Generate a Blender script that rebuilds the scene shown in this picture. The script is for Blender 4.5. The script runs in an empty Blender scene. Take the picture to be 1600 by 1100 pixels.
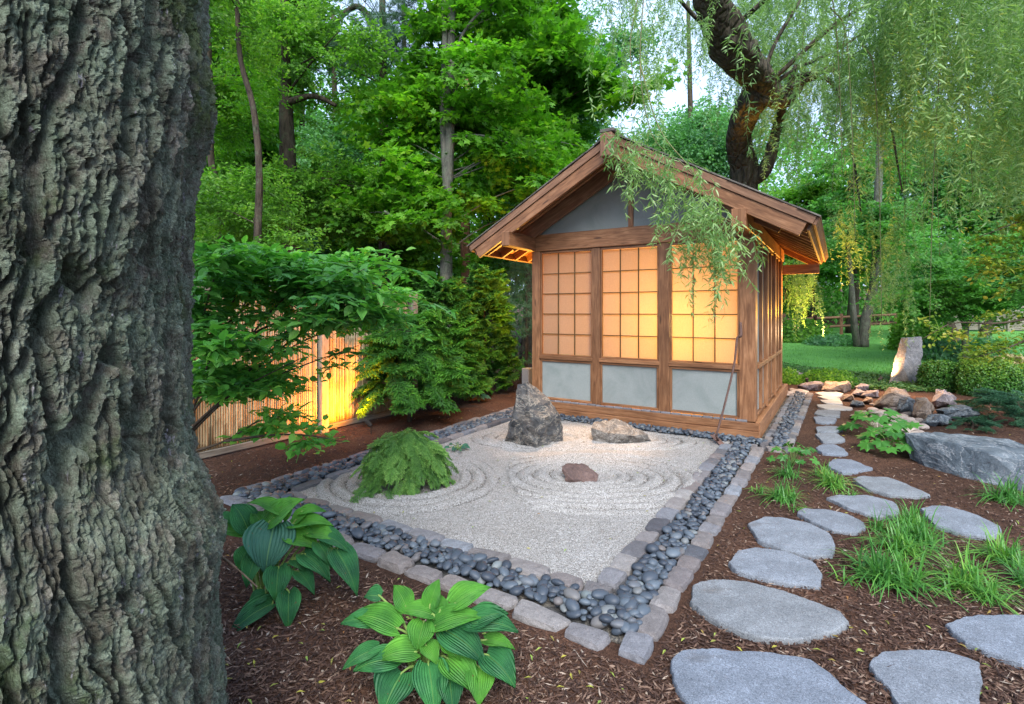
import bpy, bmesh, math, random
import numpy as np
from mathutils import Vector, Matrix, noise

random.seed(7)
RNG = np.random.default_rng(7)
R = math.radians
S = bpy.context.scene
C = S.collection

# ------------------------------------------------------------------ camera, sky, sun, exposure
F = 803.0 / 1600.0           # focal length over picture width
EYE = Vector((0.768, -6.525, 1.5))
YAW = 32.42
FW = Vector((-math.sin(R(YAW)), math.cos(R(YAW)), 0))
RT = Vector((math.cos(R(YAW)), math.sin(R(YAW)), 0))
cam = bpy.data.cameras.new('camera')
cam.sensor_width = 36
cam.lens = 36 * F
cam.shift_y = -63.5 / 1600
cam.clip_start = 0.05
cam.clip_end = 400
camo = bpy.data.objects.new('camera', cam)
C.objects.link(camo)
camo.location = EYE
camo.rotation_euler = (R(90), 0, R(YAW))
S.camera = camo

SUN_EL, SUN_AZ = 44, 146
W = bpy.data.worlds.new('World')
S.world = W
W.use_nodes = True
wn, wl = W.node_tree.nodes, W.node_tree.links
wn.clear()
sky = wn.new('ShaderNodeTexSky')
sky.sky_type = 'NISHITA'
sky.sun_disc = False
sky.sun_elevation = R(SUN_EL)
sky.sun_rotation = R(SUN_AZ)
sky.air_density = 1.0
sky.dust_density = 2.0
tc = wn.new('ShaderNodeTexCoord')
cn = wn.new('ShaderNodeTexNoise')
cn.inputs['Scale'].default_value = 2.2
cn.inputs['Detail'].default_value = 5
cr = wn.new('ShaderNodeValToRGB')
cr.color_ramp.elements[0].position = .3
cr.color_ramp.elements[0].color = (.55, .55, .55, 1)
cr.color_ramp.elements[1].position = .7
cr.color_ramp.elements[1].color = (.9, .9, .9, 1)
mx = wn.new('ShaderNodeMixRGB')
mx.inputs[2].default_value = (5.5, 7.0, 10.2, 1)
bg = wn.new('ShaderNodeBackground')
bg.inputs['Strength'].default_value = 0.058
wo = wn.new('ShaderNodeOutputWorld')
wl.new(tc.outputs['Generated'], cn.inputs['Vector'])
wl.new(cn.outputs['Fac'], cr.inputs[0])
wl.new(cr.outputs[0], mx.inputs[0])
wl.new(sky.outputs[0], mx.inputs[1])
wl.new(mx.outputs[0], bg.inputs[0])
wl.new(bg.outputs[0], wo.inputs[0])

sl = bpy.data.lights.new('sun', 'SUN')
sl.energy = 1.5
sl.angle = R(36)
sl.color = (1, .985, .95)
so = bpy.data.objects.new('sun', sl)
C.objects.link(so)
_d = Vector((math.sin(R(SUN_AZ)) * math.cos(R(SUN_EL)), math.cos(R(SUN_AZ)) * math.cos(R(SUN_EL)), math.sin(R(SUN_EL))))
so.rotation_euler = (-_d).to_track_quat('-Z', 'Y').to_euler()

S.view_settings.view_transform = 'Standard'
S.view_settings.look = 'None'
S.view_settings.gamma = 1
S.view_settings.use_curve_mapping = False
S.view_settings.exposure = 2.0
S.render.engine = 'CYCLES'
S.cycles.max_bounces = 7
S.cycles.diffuse_bounces = 4
S.cycles.glossy_bounces = 2
S.cycles.transmission_bounces = 5
S.cycles.transparent_max_bounces = 4
S.cycles.sample_clamp_indirect = 6
S.cycles.use_denoising = True


# ------------------------------------------------------------------ placing helpers
def P(px, py, b):
    """world point seen at photo pixel (1600 wide) at depth b metres"""
    return EYE + RT * ((px - 800) / 803 * b) + FW * b + Vector((0, 0, -(py - 486.5) / 803 * b))


def G(px, py, z=0.0):
    return P(px, py, (EYE.z - z) * 803 / (py - 486.5))


def terrain(x, y):
    s = np.maximum(0, y - 8.5)
    return 0.062 * s * s / (s + 3.0)


def xy(px, b):
    p = P(px, 486.5, b)
    return Vector((p.x, p.y, float(terrain(p.x, p.y))))


# ------------------------------------------------------------------ object helpers
def tag(o, label=None, cat=None, group=None, kind=None):
    if label: o['label'] = label
    if cat: o['category'] = cat
    if group: o['group'] = group
    if kind: o['kind'] = kind
    return o


def empty(name, loc=(0, 0, 0), rz=0):
    o = bpy.data.objects.new(name, None)
    o.empty_display_size = .1
    o.location = loc
    o.rotation_euler = (0, 0, rz)
    C.objects.link(o)
    return o


def link(name, me, m=None, parent=None, loc=(0, 0, 0), rot=(0, 0, 0), scale=(1, 1, 1)):
    o = bpy.data.objects.new(name, me)
    if m is not None and not me.materials:
        me.materials.append(m)
    o.location, o.rotation_euler, o.scale = loc, rot, scale
    o.parent = parent
    C.objects.link(o)
    return o


def tri_mesh(name, V, T, smooth=False, rnd=None, uv=None):
    V = np.asarray(V, np.float32).reshape(-1, 3)
    T = np.asarray(T, np.int32).reshape(-1, 3)
    me = bpy.data.meshes.new(name)
    me.vertices.add(len(V)); me.loops.add(T.size); me.polygons.add(len(T))
    me.vertices.foreach_set('co', V.ravel())
    me.loops.foreach_set('vertex_index', T.ravel())
    me.polygons.foreach_set('loop_start', np.arange(0, T.size, 3, dtype=np.int32))
    me.polygons.foreach_set('use_smooth', np.full(len(T), smooth))
    if rnd is not None:
        a = me.attributes.new('rnd', 'FLOAT', 'POINT')
        a.data.foreach_set('value', np.asarray(rnd, np.float32))
    if uv is not None:
        l = me.uv_layers.new(name='UVMap')
        l.data.foreach_set('uv', np.asarray(uv, np.float32)[T.ravel()].ravel())
    me.update(calc_edges=True)
    me.validate()
    return me


def grid_tris(nr, nc, wrap=False):
    i, j = np.meshgrid(np.arange(nr - 1), np.arange(nc if wrap else nc - 1), indexing='ij')
    a = i * nc + j
    b = i * nc + (j + 1) % nc
    c = a + nc
    d = b + nc
    return np.concatenate([np.stack([a, b, d], -1).reshape(-1, 3), np.stack([a, d, c], -1).reshape(-1, 3)])


class Acc:
    """collects triangles with one random number per piece"""
    def __init__(s): s.V, s.T, s.Q, s.U, s.n = [], [], [], [], 0
    def add(s, V, T, q=0.5, U=None):
        V = np.asarray(V, np.float32).reshape(-1, 3)
        s.V.append(V); s.T.append(np.asarray(T, np.int32).reshape(-1, 3) + s.n)
        s.Q.append(np.broadcast_to(np.asarray(q, np.float32), (len(V),)))
        s.U.append(np.zeros((len(V), 2), np.float32) if U is None else np.asarray(U, np.float32))
        s.n += len(V)
    def mesh(s, name, smooth=False):
        return tri_mesh(name, np.concatenate(s.V), np.concatenate(s.T), smooth, np.concatenate(s.Q), np.concatenate(s.U))


def tube_arrays(pts, rad, sides=7, jitter=0.0, seed=0):
    pts = [Vector(p) for p in pts]
    V = []
    n = len(pts)
    up = Vector((0.3, 0.2, 1)).normalized()
    for i, p in enumerate(pts):
        t = (pts[min(i + 1, n - 1)] - pts[max(i - 1, 0)]).normalized()
        a = t.orthogonal() if abs(t.dot(up)) > .98 else t.cross(Vector((1, .13, .07))) if abs(t.x) < .9 else t.cross(Vector((0, 1, .1)))
        a.normalize()
        b = t.cross(a)
        for k in range(sides):
            th = 2 * math.pi * k / sides
            r = rad[i] if hasattr(rad, '__len__') else rad
            if jitter:
                r *= 1 + jitter * noise.noise(p * 3 + Vector((math.cos(th) * 2, math.sin(th) * 2, seed)))
            V.append(p + (a * math.cos(th) + b * math.sin(th)) * r)
    T = grid_tris(n, sides, True)
    V = np.array(V)
    c0, c1 = len(V), len(V) + 1
    V = np.vstack([V, np.array(pts[0]), np.array(pts[-1])])
    k = np.arange(sides)
    T = np.vstack([T, np.stack([np.full(sides, c0), (k + 1) % sides, k], -1),
                   np.stack([np.full(sides, c1), (n - 1) * sides + k, (n - 1) * sides + (k + 1) % sides], -1)])
    return V, T


def curve(pts, n=8):
    """Catmull-Rom through points"""
    pts = [Vector(p) for p in pts]
    q = [pts[0] * 2 - pts[1]] + pts + [pts[-1] * 2 - pts[-2]]
    out = []
    for i in range(1, len(q) - 2):
        for k in range(n):
            t = k / n
            a, b, c, d = q[i - 1], q[i], q[i + 1], q[i + 2]
            out.append(.5 * ((2 * b) + (c - a) * t + (2 * a - 5 * b + 4 * c - d) * t * t + (3 * b - a - 3 * c + d) * t ** 3))
    out.append(pts[-1])
    return out


def tube(name, pts, rad, m, parent, sides=7, jitter=0.0, n=6, seed=0, smooth=True):
    c = curve(pts, n) if n > 1 else pts
    if hasattr(rad, '__len__'):
        rr = np.interp(np.linspace(0, len(rad) - 1, len(c)), range(len(rad)), rad)
    else:
        rr = [rad] * len(c)
    V, T = tube_arrays(c, rr, sides, jitter, seed)
    L = [0.0]
    for i in range(1, len(c)): L.append(L[-1] + (c[i] - c[i - 1]).length)
    return link(name, tri_mesh(name, V, T, smooth), m, parent)


def box_mesh(name, lo, hi, bevel=.004, off=None):
    lo, hi = Vector(lo), Vector(hi)
    bm = bmesh.new()
    bmesh.ops.create_cube(bm, size=1)
    d = hi - lo
    for v in bm.verts:
        v.co = Vector((lo[i] + (v.co[i] + .5) * d[i] for i in range(3)))
    if bevel and min(d) > 2.2 * bevel:
        bmesh.ops.bevel(bm, geom=bm.edges[:], offset=bevel, segments=1, affect='EDGES')
    ax = max(range(3), key=lambda i: d[i])
    uvl = bm.loops.layers.uv.new('UVMap')
    ro, rv = random.uniform(0, 50), random.uniform(0, 50)
    for f in bm.faces:
        nax = max(range(3), key=lambda i: abs(f.normal[i]))
        o = [i for i in range(3) if i != nax and i != ax]
        for l in f.loops:
            l[uvl].uv = (l.vert.co[ax] + ro, l.vert.co[o[0]] + rv + nax * .37)
    me = bpy.data.meshes.new(name)
    bm.to_mesh(me); bm.free()
    return me


def board(name, m, parent, lo, hi, bevel=.004, loc=(0, 0, 0), rot=(0, 0, 0)):
    return link(name, box_mesh(name, lo, hi, bevel), m, parent, loc, rot)


# ------------------------------------------------------------------ numpy noise
_perm = RNG.permutation(4096)
_gr = RNG.normal(size=(4096, 3)); _gr /= np.linalg.norm(_gr, axis=1)[:, None]


def pn(x, y, z=0.0):
    x, y = np.asarray(x, float), np.asarray(y, float)
    z = np.broadcast_to(np.asarray(z, float), x.shape)
    xi, yi, zi = np.floor(x).astype(int), np.floor(y).astype(int), np.floor(z).astype(int)
    xf, yf, zf = x - xi, y - yi, z - zi
    u, v, w = (t * t * t * (t * (t * 6 - 15) + 10) for t in (xf, yf, zf))
    res = 0
    for dx in (0, 1):
        for dy in (0, 1):
            for dz in (0, 1):
                h = _perm[(_perm[(_perm[(xi + dx) & 4095] + yi + dy) & 4095] + zi + dz) & 4095]
                g = _gr[h]
                dot = g[..., 0] * (xf - dx) + g[..., 1] * (yf - dy) + g[..., 2] * (zf - dz)
                res = res + dot * (u if dx else 1 - u) * (v if dy else 1 - v) * (w if dz else 1 - w)
    return res * 1.5


def fbm(x, y, z=0.0, o=4):
    r, a = 0, 1
    for k in range(o):
        r = r + a * pn(x * 2 ** k + 13.7 * k, y * 2 ** k + 5.1 * k, np.asarray(z) * 2 ** k)
        a *= .5
    return r


def sstep(a, b, x):
    t = np.clip((x - a) / (b - a), 0, 1)
    return t * t * (3 - 2 * t)


# ------------------------------------------------------------------ materials
def newmat(name):
    m = bpy.data.materials.new(name)
    m.use_nodes = True
    nt = m.node_tree
    nt.nodes.clear()
    return m, nt


def nd(nt, t, ins=None, **kw):
    n = nt.nodes.new('ShaderNode' + t)
    for k, v in kw.items(): setattr(n, k, v)
    for k, v in (ins or {}).items():
        if isinstance(v, bpy.types.NodeSocket): nt.links.new(v, n.inputs[k])
        else: n.inputs[k].default_value = v
    return n


def ramp(nt, fac, stops):
    r = nt.nodes.new('ShaderNodeValToRGB')
    e = r.color_ramp.elements
    while len(e) < len(stops): e.new(.5)
    for i, (p, c) in enumerate(stops):
        e[i].position = p
        e[i].color = (*c, 1) if len(c) == 3 else c
    nt.links.new(fac, r.inputs[0])
    return r.outputs[0]


def coords(nt, which='Object', scale=(1, 1, 1), rot=(0, 0, 0)):
    t = nd(nt, 'TexCoord')
    mp = nd(nt, 'Mapping', {'Vector': t.outputs[which], 'Scale': scale, 'Rotation': rot})
    return mp.outputs[0]


def noi(nt, vec, scale, detail=4, rough=.55, dist=0):
    return nd(nt, 'TexNoise', {'Vector': vec, 'Scale': scale, 'Detail': detail, 'Roughness': rough, 'Distortion': dist}).outputs['Fac']


def mixc(nt, f, a, b, mode='MIX'):
    n = nt.nodes.new('ShaderNodeMixRGB')
    n.blend_type = mode
    for s, v in ((0, f), (1, a), (2, b)):
        if isinstance(v, bpy.types.NodeSocket): nt.links.new(v, n.inputs[s])
        else: n.inputs[s].default_value = v if s == 0 else (*v, 1)
    return n.outputs[0]


def math_(nt, op, a, b=0.0, c=0.0):
    n = nt.nodes.new('ShaderNodeMath'); n.operation = op
    for s, v in ((0, a), (1, b), (2, c)):
        if isinstance(v, bpy.types.NodeSocket): nt.links.new(v, n.inputs[s])
        else: n.inputs[s].default_value = v
    return n.outputs[0]


def finish(m, nt, col, rough=.7, bump=None, bstr=.3, bdist=.01, spec=.3, metallic=0):
    p = nd(nt, 'BsdfPrincipled', {'Roughness': rough, 'Specular IOR Level': spec, 'Metallic': metallic})
    if isinstance(col, bpy.types.NodeSocket): nt.links.new(col, p.inputs['Base Color'])
    else: p.inputs['Base Color'].default_value = (*col, 1)
    if bump is not None:
        b = nd(nt, 'Bump', {'Height': bump, 'Strength': bstr, 'Distance': bdist})
        nt.links.new(b.outputs[0], p.inputs['Normal'])
    o = nd(nt, 'OutputMaterial', {'Surface': p.outputs[0]})
    return m


def orand(nt):
    return nd(nt, 'ObjectInfo').outputs['Random']


def m_wood(name, dark, mid, light, gloss=.5):
    m, nt = newmat(name)
    v = coords(nt, 'UV', (1.6, 16, 1))
    a = noi(nt, v, 1.6, 5, .6, 1.2)
    b = noi(nt, coords(nt, 'UV', (4, 90, 1)), 1.5, 3, .6)
    k = nd(nt, 'TexVoronoi', {'Vector': coords(nt, 'UV', (1.6, 9, 1)), 'Scale': 1.0}).outputs['Distance']
    kn = ramp(nt, k, [(0.0, (1, 1, 1)), (.07, (.8, .8, .8)), (.12, (0, 0, 0))])
    col = ramp(nt, a, [(.28, dark), (.5, mid), (.72, light)])
    col = mixc(nt, .55, col, ramp(nt, b, [(.3, (.55, .5, .46)), (.65, (1, 1, 1))]), 'MULTIPLY')
    r = ramp(nt, orand(nt), [(0, (.72, .68, .64)), (1, (1.25, 1.2, 1.12))])
    col = mixc(nt, 1, col, r, 'MULTIPLY')
    w = noi(nt, coords(nt, 'Object', (1, 1, 1)), 3.5, 4)
    col = mixc(nt, .5, col, ramp(nt, w, [(.35, (.62, .62, .66)), (.6, (1, 1, 1))]), 'MULTIPLY')
    col = mixc(nt, kn, col, tuple(c * .35 for c in dark))
    return finish(m, nt, col, gloss, b, .35, .004)


def m_noise(name, stops, scale=6, detail=6, rough=.8, bscale=60, bstr=.4, bdist=.01, spec=.25, rand=.25, dist=0.4, sc=(1, 1, 1)):
    m, nt = newmat(name)
    v = coords(nt, 'Object', sc)
    a = noi(nt, v, scale, detail, .6, dist)
    col = ramp(nt, a, stops)
    col = mixc(nt, 1, col, ramp(nt, orand(nt), [(0, (1 - rand,) * 3), (1, (1 + rand,) * 3)]), 'MULTIPLY')
    b = noi(nt, v, bscale, 5, .7)
    col = mixc(nt, .5, col, ramp(nt, b, [(.3, (.6, .6, .6)), (.7, (1.15, 1.15, 1.15))]), 'MULTIPLY')
    return finish(m, nt, col, rough, b, bstr, bdist, spec)


def m_leaf(name, stops, trans=.35, rough=.45, veins=False, spec=.35, patch=None):
    m, nt = newmat(name)
    at = nd(nt, 'Attribute', attribute_name='rnd').outputs['Fac']
    f = math_(nt, 'MULTIPLY_ADD', orand(nt), .45, math_(nt, 'MULTIPLY', at, .55))
    col = ramp(nt, f, stops)
    if patch:
        w = noi(nt, nd(nt, 'NewGeometry').outputs['Position'], patch, 2)
        col = mixc(nt, 1, col, ramp(nt, w, [(.35, (.6, .66, .7)), (.65, (1.25, 1.2, 1.0))]), 'MULTIPLY')
    nrm = None
    if veins:
        uv = nd(nt, 'SeparateXYZ', {'Vector': coords(nt, 'UV')})
        s = math_(nt, 'SINE', math_(nt, 'MULTIPLY', uv.outputs[1], 84))
        mid = math_(nt, 'ABSOLUTE', uv.outputs[1])
        col = mixc(nt, ramp(nt, s, [(.0, (0, 0, 0)), (.9, (.16, .16, .16))]), col, mixc(nt, 1, col, (.5, .6, .5), 'MULTIPLY'))
        col = mixc(nt, ramp(nt, mid, [(.0, (.5, .5, .5)), (.022, (0, 0, 0))]), col, (.2, .36, .10))
        bl = noi(nt, coords(nt), 9, 5, .7)
        col = mixc(nt, .8, col, ramp(nt, bl, [(.3, (.72, .78, .8)), (.7, (1.25, 1.18, .95))]), 'MULTIPLY')
        sp_ = noi(nt, coords(nt), 42, 2, .5)
        col = mixc(nt, ramp(nt, sp_, [(.73, (0, 0, 0)), (.76, (.75, .75, .75))]), col, (.14, .09, .03))
        nrm = nd(nt, 'Bump', {'Height': s, 'Strength': .55, 'Distance': .006}).outputs[0]
    d = nd(nt, 'BsdfPrincipled', {'Base Color': col, 'Roughness': rough, 'Specular IOR Level': spec})
    t = nd(nt, 'BsdfTranslucent', {'Color': mixc(nt, 1, col, (1.15, 1.35, .55), 'MULTIPLY')})
    if nrm is not None:
        nt.links.new(nrm, d.inputs['Normal'])
    mx = nd(nt, 'MixShader', {0: trans, 1: d.outputs[0], 2: t.outputs[0]})
    nd(nt, 'OutputMaterial', {'Surface': mx.outputs[0]})
    return m


M = {}
M['cedar'] = m_wood('cedar wood', (.15, .066, .030), (.285, .138, .066), (.42, .225, .118))
M['cedar_old'] = m_wood('weathered cedar', (.13, .068, .042), (.22, .120, .072), (.31, .185, .118), .65)
M['grey_wood'] = m_wood('grey weathered timber', (.14, .13, .11), (.25, .235, .2), (.36, .34, .3), .75)
M['muntin'] = m_wood('dark screen lattice', (.07, .045, .02), (.12, .08, .035), (.17, .115, .05))
M['shingle'] = m_noise('roof shingle', [(.3, (.05, .045, .04)), (.7, (.16, .14, .12))], 8)
M['plaster'] = m_noise('grey green plaster', [(.3, (.215, .245, .23)), (.5, (.26, .285, .27)), (.7, (.285, .31, .295))], 2.2, 8, .9, 140, .5, .004, rand=.05, dist=1.2)
M['inside'] = m_noise('interior plaster', [(.3, (.55, .45, .35)), (.7, (.6, .5, .4))], 3, rand=.02)
M['bamboo'] = m_noise('bamboo cane', [(.3, (.24, .17, .09)), (.5, (.40, .30, .17)), (.75, (.52, .42, .27))], 5, 4, .5, 40, .2, rand=.35, sc=(3, 3, .6))
M['bamboo_node'] = m_noise('bamboo node', [(.3, (.12, .08, .05)), (.7, (.25, .18, .1))], 9)
M['metal_rust'] = m_noise('rusty iron', [(.3, (.09, .05, .04)), (.7, (.17, .10, .08))], 20)
M['grey_box'] = m_noise('grey painted metal', [(.3, (.22, .25, .28)), (.7, (.26, .29, .32))], 5, rand=.02, bstr=.1)
M['lamp_metal'] = m_noise('dark bronze metal', [(.3, (.03, .025, .02)), (.7, (.06, .05, .04))], 20)
M['white'] = m_noise('white painted metal', [(.3, (.7, .7, .7)), (.7, (.8, .8, .8))], 5, rand=.02, bstr=.1)


def m_paper():
    m, nt = newmat('shoji paper')
    v = noi(nt, coords(nt, 'Object', (1, 1, 1)), 60, 3)
    col = ramp(nt, v, [(.3, (.60, .49, .37)), (.7, (.66, .54, .41))])
    fib = noi(nt, coords(nt, 'Object', (40, 40, 6)), 3, 5, .7, 2)
    col = mixc(nt, 1, col, ramp(nt, fib, [(.3, (.88, .87, .85)), (.65, (1.04, 1.04, 1.04))]), 'MULTIPLY')
    col = mixc(nt, 1, col, ramp(nt, orand(nt), [(0, (.94, .93, .92)), (1, (1.04, 1.03, 1.02))]), 'MULTIPLY')
    d = nd(nt, 'BsdfDiffuse', {'Color': col})
    t = nd(nt, 'BsdfTranslucent', {'Color': col})
    mx = nd(nt, 'MixShader', {0: .72, 1: d.outputs[0], 2: t.outputs[0]})
    nd(nt, 'OutputMaterial', {'Surface': mx.outputs[0]})
    return m


M['paper'] = m_paper()


def m_bark(name, dark, mid, lichen, sc=(14, 14, 2.6), lich=.5, bd=.02):
    m, nt = newmat(name)
    v = coords(nt, 'Object', sc)
    r = nd(nt, 'TexVoronoi', {'Vector': mixc(nt, .12, v, nd(nt, 'TexNoise', {'Vector': v, 'Scale': 1.5}).outputs['Color']), 'Scale': 1.0}, feature='DISTANCE_TO_EDGE').outputs['Distance']
    n = noi(nt, v, 1.3, 6, .65, .6)
    f = noi(nt, coords(nt), 60, 5, .7)
    col = ramp(nt, n, [(.3, dark), (.65, mid)])
    l = noi(nt, coords(nt), 7, 6, .7)
    col = mixc(nt, ramp(nt, l, [(lich, (0, 0, 0)), (lich + .12, (.8, .8, .8))]), col, lichen)
    col = mixc(nt, .6, col, ramp(nt, f, [(.3, (.5, .5, .5)), (.7, (1.3, 1.3, 1.3))]), 'MULTIPLY')
    h = math_(nt, 'ADD', math_(nt, 'MULTIPLY', ramp(nt, r, [(0, (0, 0, 0)), (.25, (1, 1, 1))]), .8), math_(nt, 'MULTIPLY', n, .6))
    return finish(m, nt, col, .9, h, .8, bd, .15)


M['bark_willow'] = m_bark('willow bark', (.03, .026, .02), (.115, .095, .07), (.11, .12, .085), (9, 9, 2.2), .56, .08)
M['bark_grey'] = m_bark('smooth grey bark', (.06, .06, .05), (.15, .145, .12), (.15, .175, .125), (12, 12, 3), .5, .008)
M['bark_dark'] = m_bark('dark forest bark', (.025, .02, .015), (.09, .07, .05), (.08, .1, .06), (10, 10, 2.4), .55, .02)
M['bark_red'] = m_bark('reddish pine bark', (.14, .07, .045), (.3, .16, .11), (.25, .18, .14), (8, 8, 2.4), .7, .02)
M['twig'] = m_noise('twig bark', [(.3, (.05, .035, .025)), (.7, (.12, .09, .06))], 20)
M['stem_green'] = m_noise('green stem', [(.3, (.14, .22, .05)), (.7, (.22, .32, .09))], 10)
M['willow_stem'] = m_noise('willow twig', [(.3, (.12, .12, .05)), (.7, (.2, .2, .09))], 10)


def m_bigbark():
    m, nt = newmat('furrowed lichen covered bark')
    v = coords(nt)
    a = noi(nt, v, 4, 6, .65)
    c1 = ramp(nt, noi(nt, coords(nt, 'Object', (10, 10, 3)), 2.2, 6, .7), [(.3, (.045, .042, .030)), (.5, (.130, .122, .092)), (.72, (.32, .30, .245))])
    l = noi(nt, v, 11, 7, .75)
    lm = math_(nt, 'MULTIPLY', ramp(nt, l, [(.40, (0, 0, 0)), (.54, (1, 1, 1))]), ramp(nt, a, [(.35, (.35, .35, .35)), (.6, (.9, .9, .9))]))
    lich = ramp(nt, noi(nt, v, 35, 4), [(.35, (.095, .135, .085)), (.65, (.28, .34, .245))])
    col = mixc(nt, lm, c1, lich)
    mo = noi(nt, v, 3.1, 5, .7)
    col = mixc(nt, ramp(nt, mo, [(.56, (0, 0, 0)), (.66, (.7, .7, .7))]), col, (.07, .11, .025))
    fl = noi(nt, coords(nt, 'Object', (1.5, 1.5, .5)), 26, 4, .6)
    col = mixc(nt, ramp(nt, fl, [(.66, (0, 0, 0)), (.70, (.8, .8, .8))]), col, (.36, .34, .36))
    g = noi(nt, v, 170, 4, .8)
    col = mixc(nt, .8, col, ramp(nt, g, [(.3, (.45, .45, .45)), (.7, (1.45, 1.45, 1.45))]), 'MULTIPLY')
    h = math_(nt, 'ADD', math_(nt, 'MULTIPLY', g, .5), noi(nt, coords(nt, 'Object', (1, 1, .45)), 48, 5, .7))
    return finish(m, nt, col, .9, h, 1.0, .02, .15)


M['bigbark'] = m_bigbark()


def m_mulch():
    m, nt = newmat('shredded bark mulch')
    v = coords(nt)
    n1 = noi(nt, coords(nt, 'Object', (30, 60, 30), (0, 0, .6)), 1.5, 4, .6, 1.5)
    n2 = noi(nt, coords(nt, 'Object', (60, 26, 30), (0, 0, -.5)), 1.5, 4, .6, 1.5)
    n = math_(nt, 'MAXIMUM', n1, n2)
    col = ramp(nt, n, [(.4, (.026, .014, .010)), (.56, (.078, .042, .029)), (.7, (.155, .088, .06))])
    p = noi(nt, v, 1.3, 4)
    col = mixc(nt, 1, col, ramp(nt, p, [(.35, (.7, .68, .66)), (.65, (1.35, 1.25, 1.15))]), 'MULTIPLY')
    return finish(m, nt, col, .9, n, 1.0, .02, .15)


M['mulch'] = m_mulch()


def m_rnd(name, stops, rough=.85, scale=80, trans=False):
    m, nt = newmat(name)
    at = nd(nt, 'Attribute', attribute_name='rnd').outputs['Fac']
    col = ramp(nt, at, stops)
    n = noi(nt, coords(nt), scale, 3)
    col = mixc(nt, .5, col, ramp(nt, n, [(.3, (.6, .6, .6)), (.7, (1.3, 1.3, 1.3))]), 'MULTIPLY')
    return finish(m, nt, col, rough, n, .3, .004)


M['chip'] = m_rnd('mulch slivers', [(0, (.03, .016, .012)), (.45, (.075, .040, .028)), (.8, (.13, .075, .05)), (.95, (.24, .165, .12)), (1, (.36, .3, .24))])
M['grain'] = m_rnd('gravel grains', [(0, (.07, .055, .045)), (.2, (.22, .2, .185)), (.5, (.34, .325, .31)), (1, (.54, .53, .52))])


def m_gravel():
    m, nt = newmat('white raked granite gravel')
    v = coords(nt)
    vo = nd(nt, 'TexVoronoi', {'Vector': v, 'Scale': 210})
    c = nd(nt, 'SeparateColor', {'Color': vo.outputs['Color']}).outputs[0]
    col = ramp(nt, c, [(0, (.09, .08, .07)), (.15, (.19, .175, .16)), (.35, (.30, .285, .268)), (.8, (.375, .36, .345)), (1, (.52, .51, .49))])
    vo2 = nd(nt, 'TexVoronoi', {'Vector': v, 'Scale': 150}).outputs['Distance']
    p = noi(nt, v, 2.4, 3)
    col = mixc(nt, 1, col, ramp(nt, p, [(.3, (.88, .87, .85)), (.7, (1, 1, 1))]), 'MULTIPLY')
    return finish(m, nt, col, .85, vo2, 1.0, -.006, .2)


M['gravel'] = m_gravel()
M['lawn'] = m_noise('mown grass', [(.3, (.085, .25, .05)), (.7, (.14, .37, .075))], 1.5, 6, .9, 120, .6, .02, rand=0)

M['flag_lamplit'] = m_noise('lamplit slab', [(.25, (.34, .31, .28)), (.75, (.50, .46, .42))], 5, 8, .8, 90, .4, .005, rand=.1)  # far path slabs: warm lamplight painted in as a paler colour


def m_stone(name, tints, scale=7, grain=190, rand=.25, bstr=.7, patch=(.75, 1.2), grainc=1.0):
    """speckled worn stone; tints are picked per object"""
    m, nt = newmat(name)
    v = coords(nt)
    n = len(tints)
    col = ramp(nt, nd(nt, 'TexWhiteNoise', {'W': orand(nt)}, noise_dimensions='1D').outputs['Value'], [(i / (n - 1), t) for i, t in enumerate(tints)])
    a = noi(nt, v, scale, 7, .7, .5)
    col = mixc(nt, 1, col, ramp(nt, a, [(.3, (patch[0],) * 3), (.7, (patch[1],) * 3)]), 'MULTIPLY')
    vo = nd(nt, 'TexVoronoi', {'Vector': v, 'Scale': grain})
    g = nd(nt, 'SeparateColor', {'Color': vo.outputs['Color']}).outputs[0]
    col = mixc(nt, grainc, col, ramp(nt, g, [(0, (.45, .45, .45)), (.25, (.85, .85, .85)), (.8, (1.08, 1.08, 1.08)), (1, (1.5, 1.5, 1.5))]), 'MULTIPLY')
    st = noi(nt, v, 2.6, 5, .6, 1)
    col = mixc(nt, ramp(nt, st, [(.56, (0, 0, 0)), (.66, (.55, .55, .55))]), col, mixc(nt, 1, col, (.62, .52, .44), 'MULTIPLY'))
    h = math_(nt, 'ADD', math_(nt, 'MULTIPLY', noi(nt, v, 24, 6, .75), 1.0), math_(nt, 'MULTIPLY', g, .12))
    return finish(m, nt, col, .85, h, bstr, .012, .2)


M['sett'] = m_stone('tumbled granite sett', [(.09, .095, .11), (.23, .20, .185), (.17, .18, .205), (.26, .225, .205), (.08, .078, .088), (.22, .235, .26), (.17, .145, .14), (.27, .255, .245)], 9, 260, bstr=.9, grainc=.5)
M['flag'] = m_stone('blue grey granite slab', [(.175, .205, .245), (.225, .24, .26), (.19, .215, .255), (.205, .215, .225), (.20, .225, .245)], 5, 300, patch=(.66, 1.18), bstr=.7, grainc=.9)
M['pave'] = m_noise('grey ledge brick', [(.25, (.13, .13, .14)), (.75, (.23, .22, .23))], 9, 5, .85, 80, .5, .005, rand=.25)


def m_pebble():
    m, nt = newmat('smooth river pebble')
    at = nd(nt, 'Attribute', attribute_name='rnd').outputs['Fac']
    r = math_(nt, 'FRACT', math_(nt, 'ADD', at, orand(nt)))
    col = ramp(nt, r, [(0, (.028, .036, .050)), (.5, (.055, .070, .090)), (.82, (.095, .118, .142)), (.9, (.11, .095, .092)), (1, (.15, .175, .18))])
    n = noi(nt, coords(nt), 30, 5, .6)
    col = mixc(nt, .4, col, ramp(nt, n, [(.3, (.7, .7, .7)), (.7, (1.3, 1.3, 1.3))]), 'MULTIPLY')
    return finish(m, nt, col, .5, n, .15, .003, .4)


M['pebble'] = m_pebble()


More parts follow.
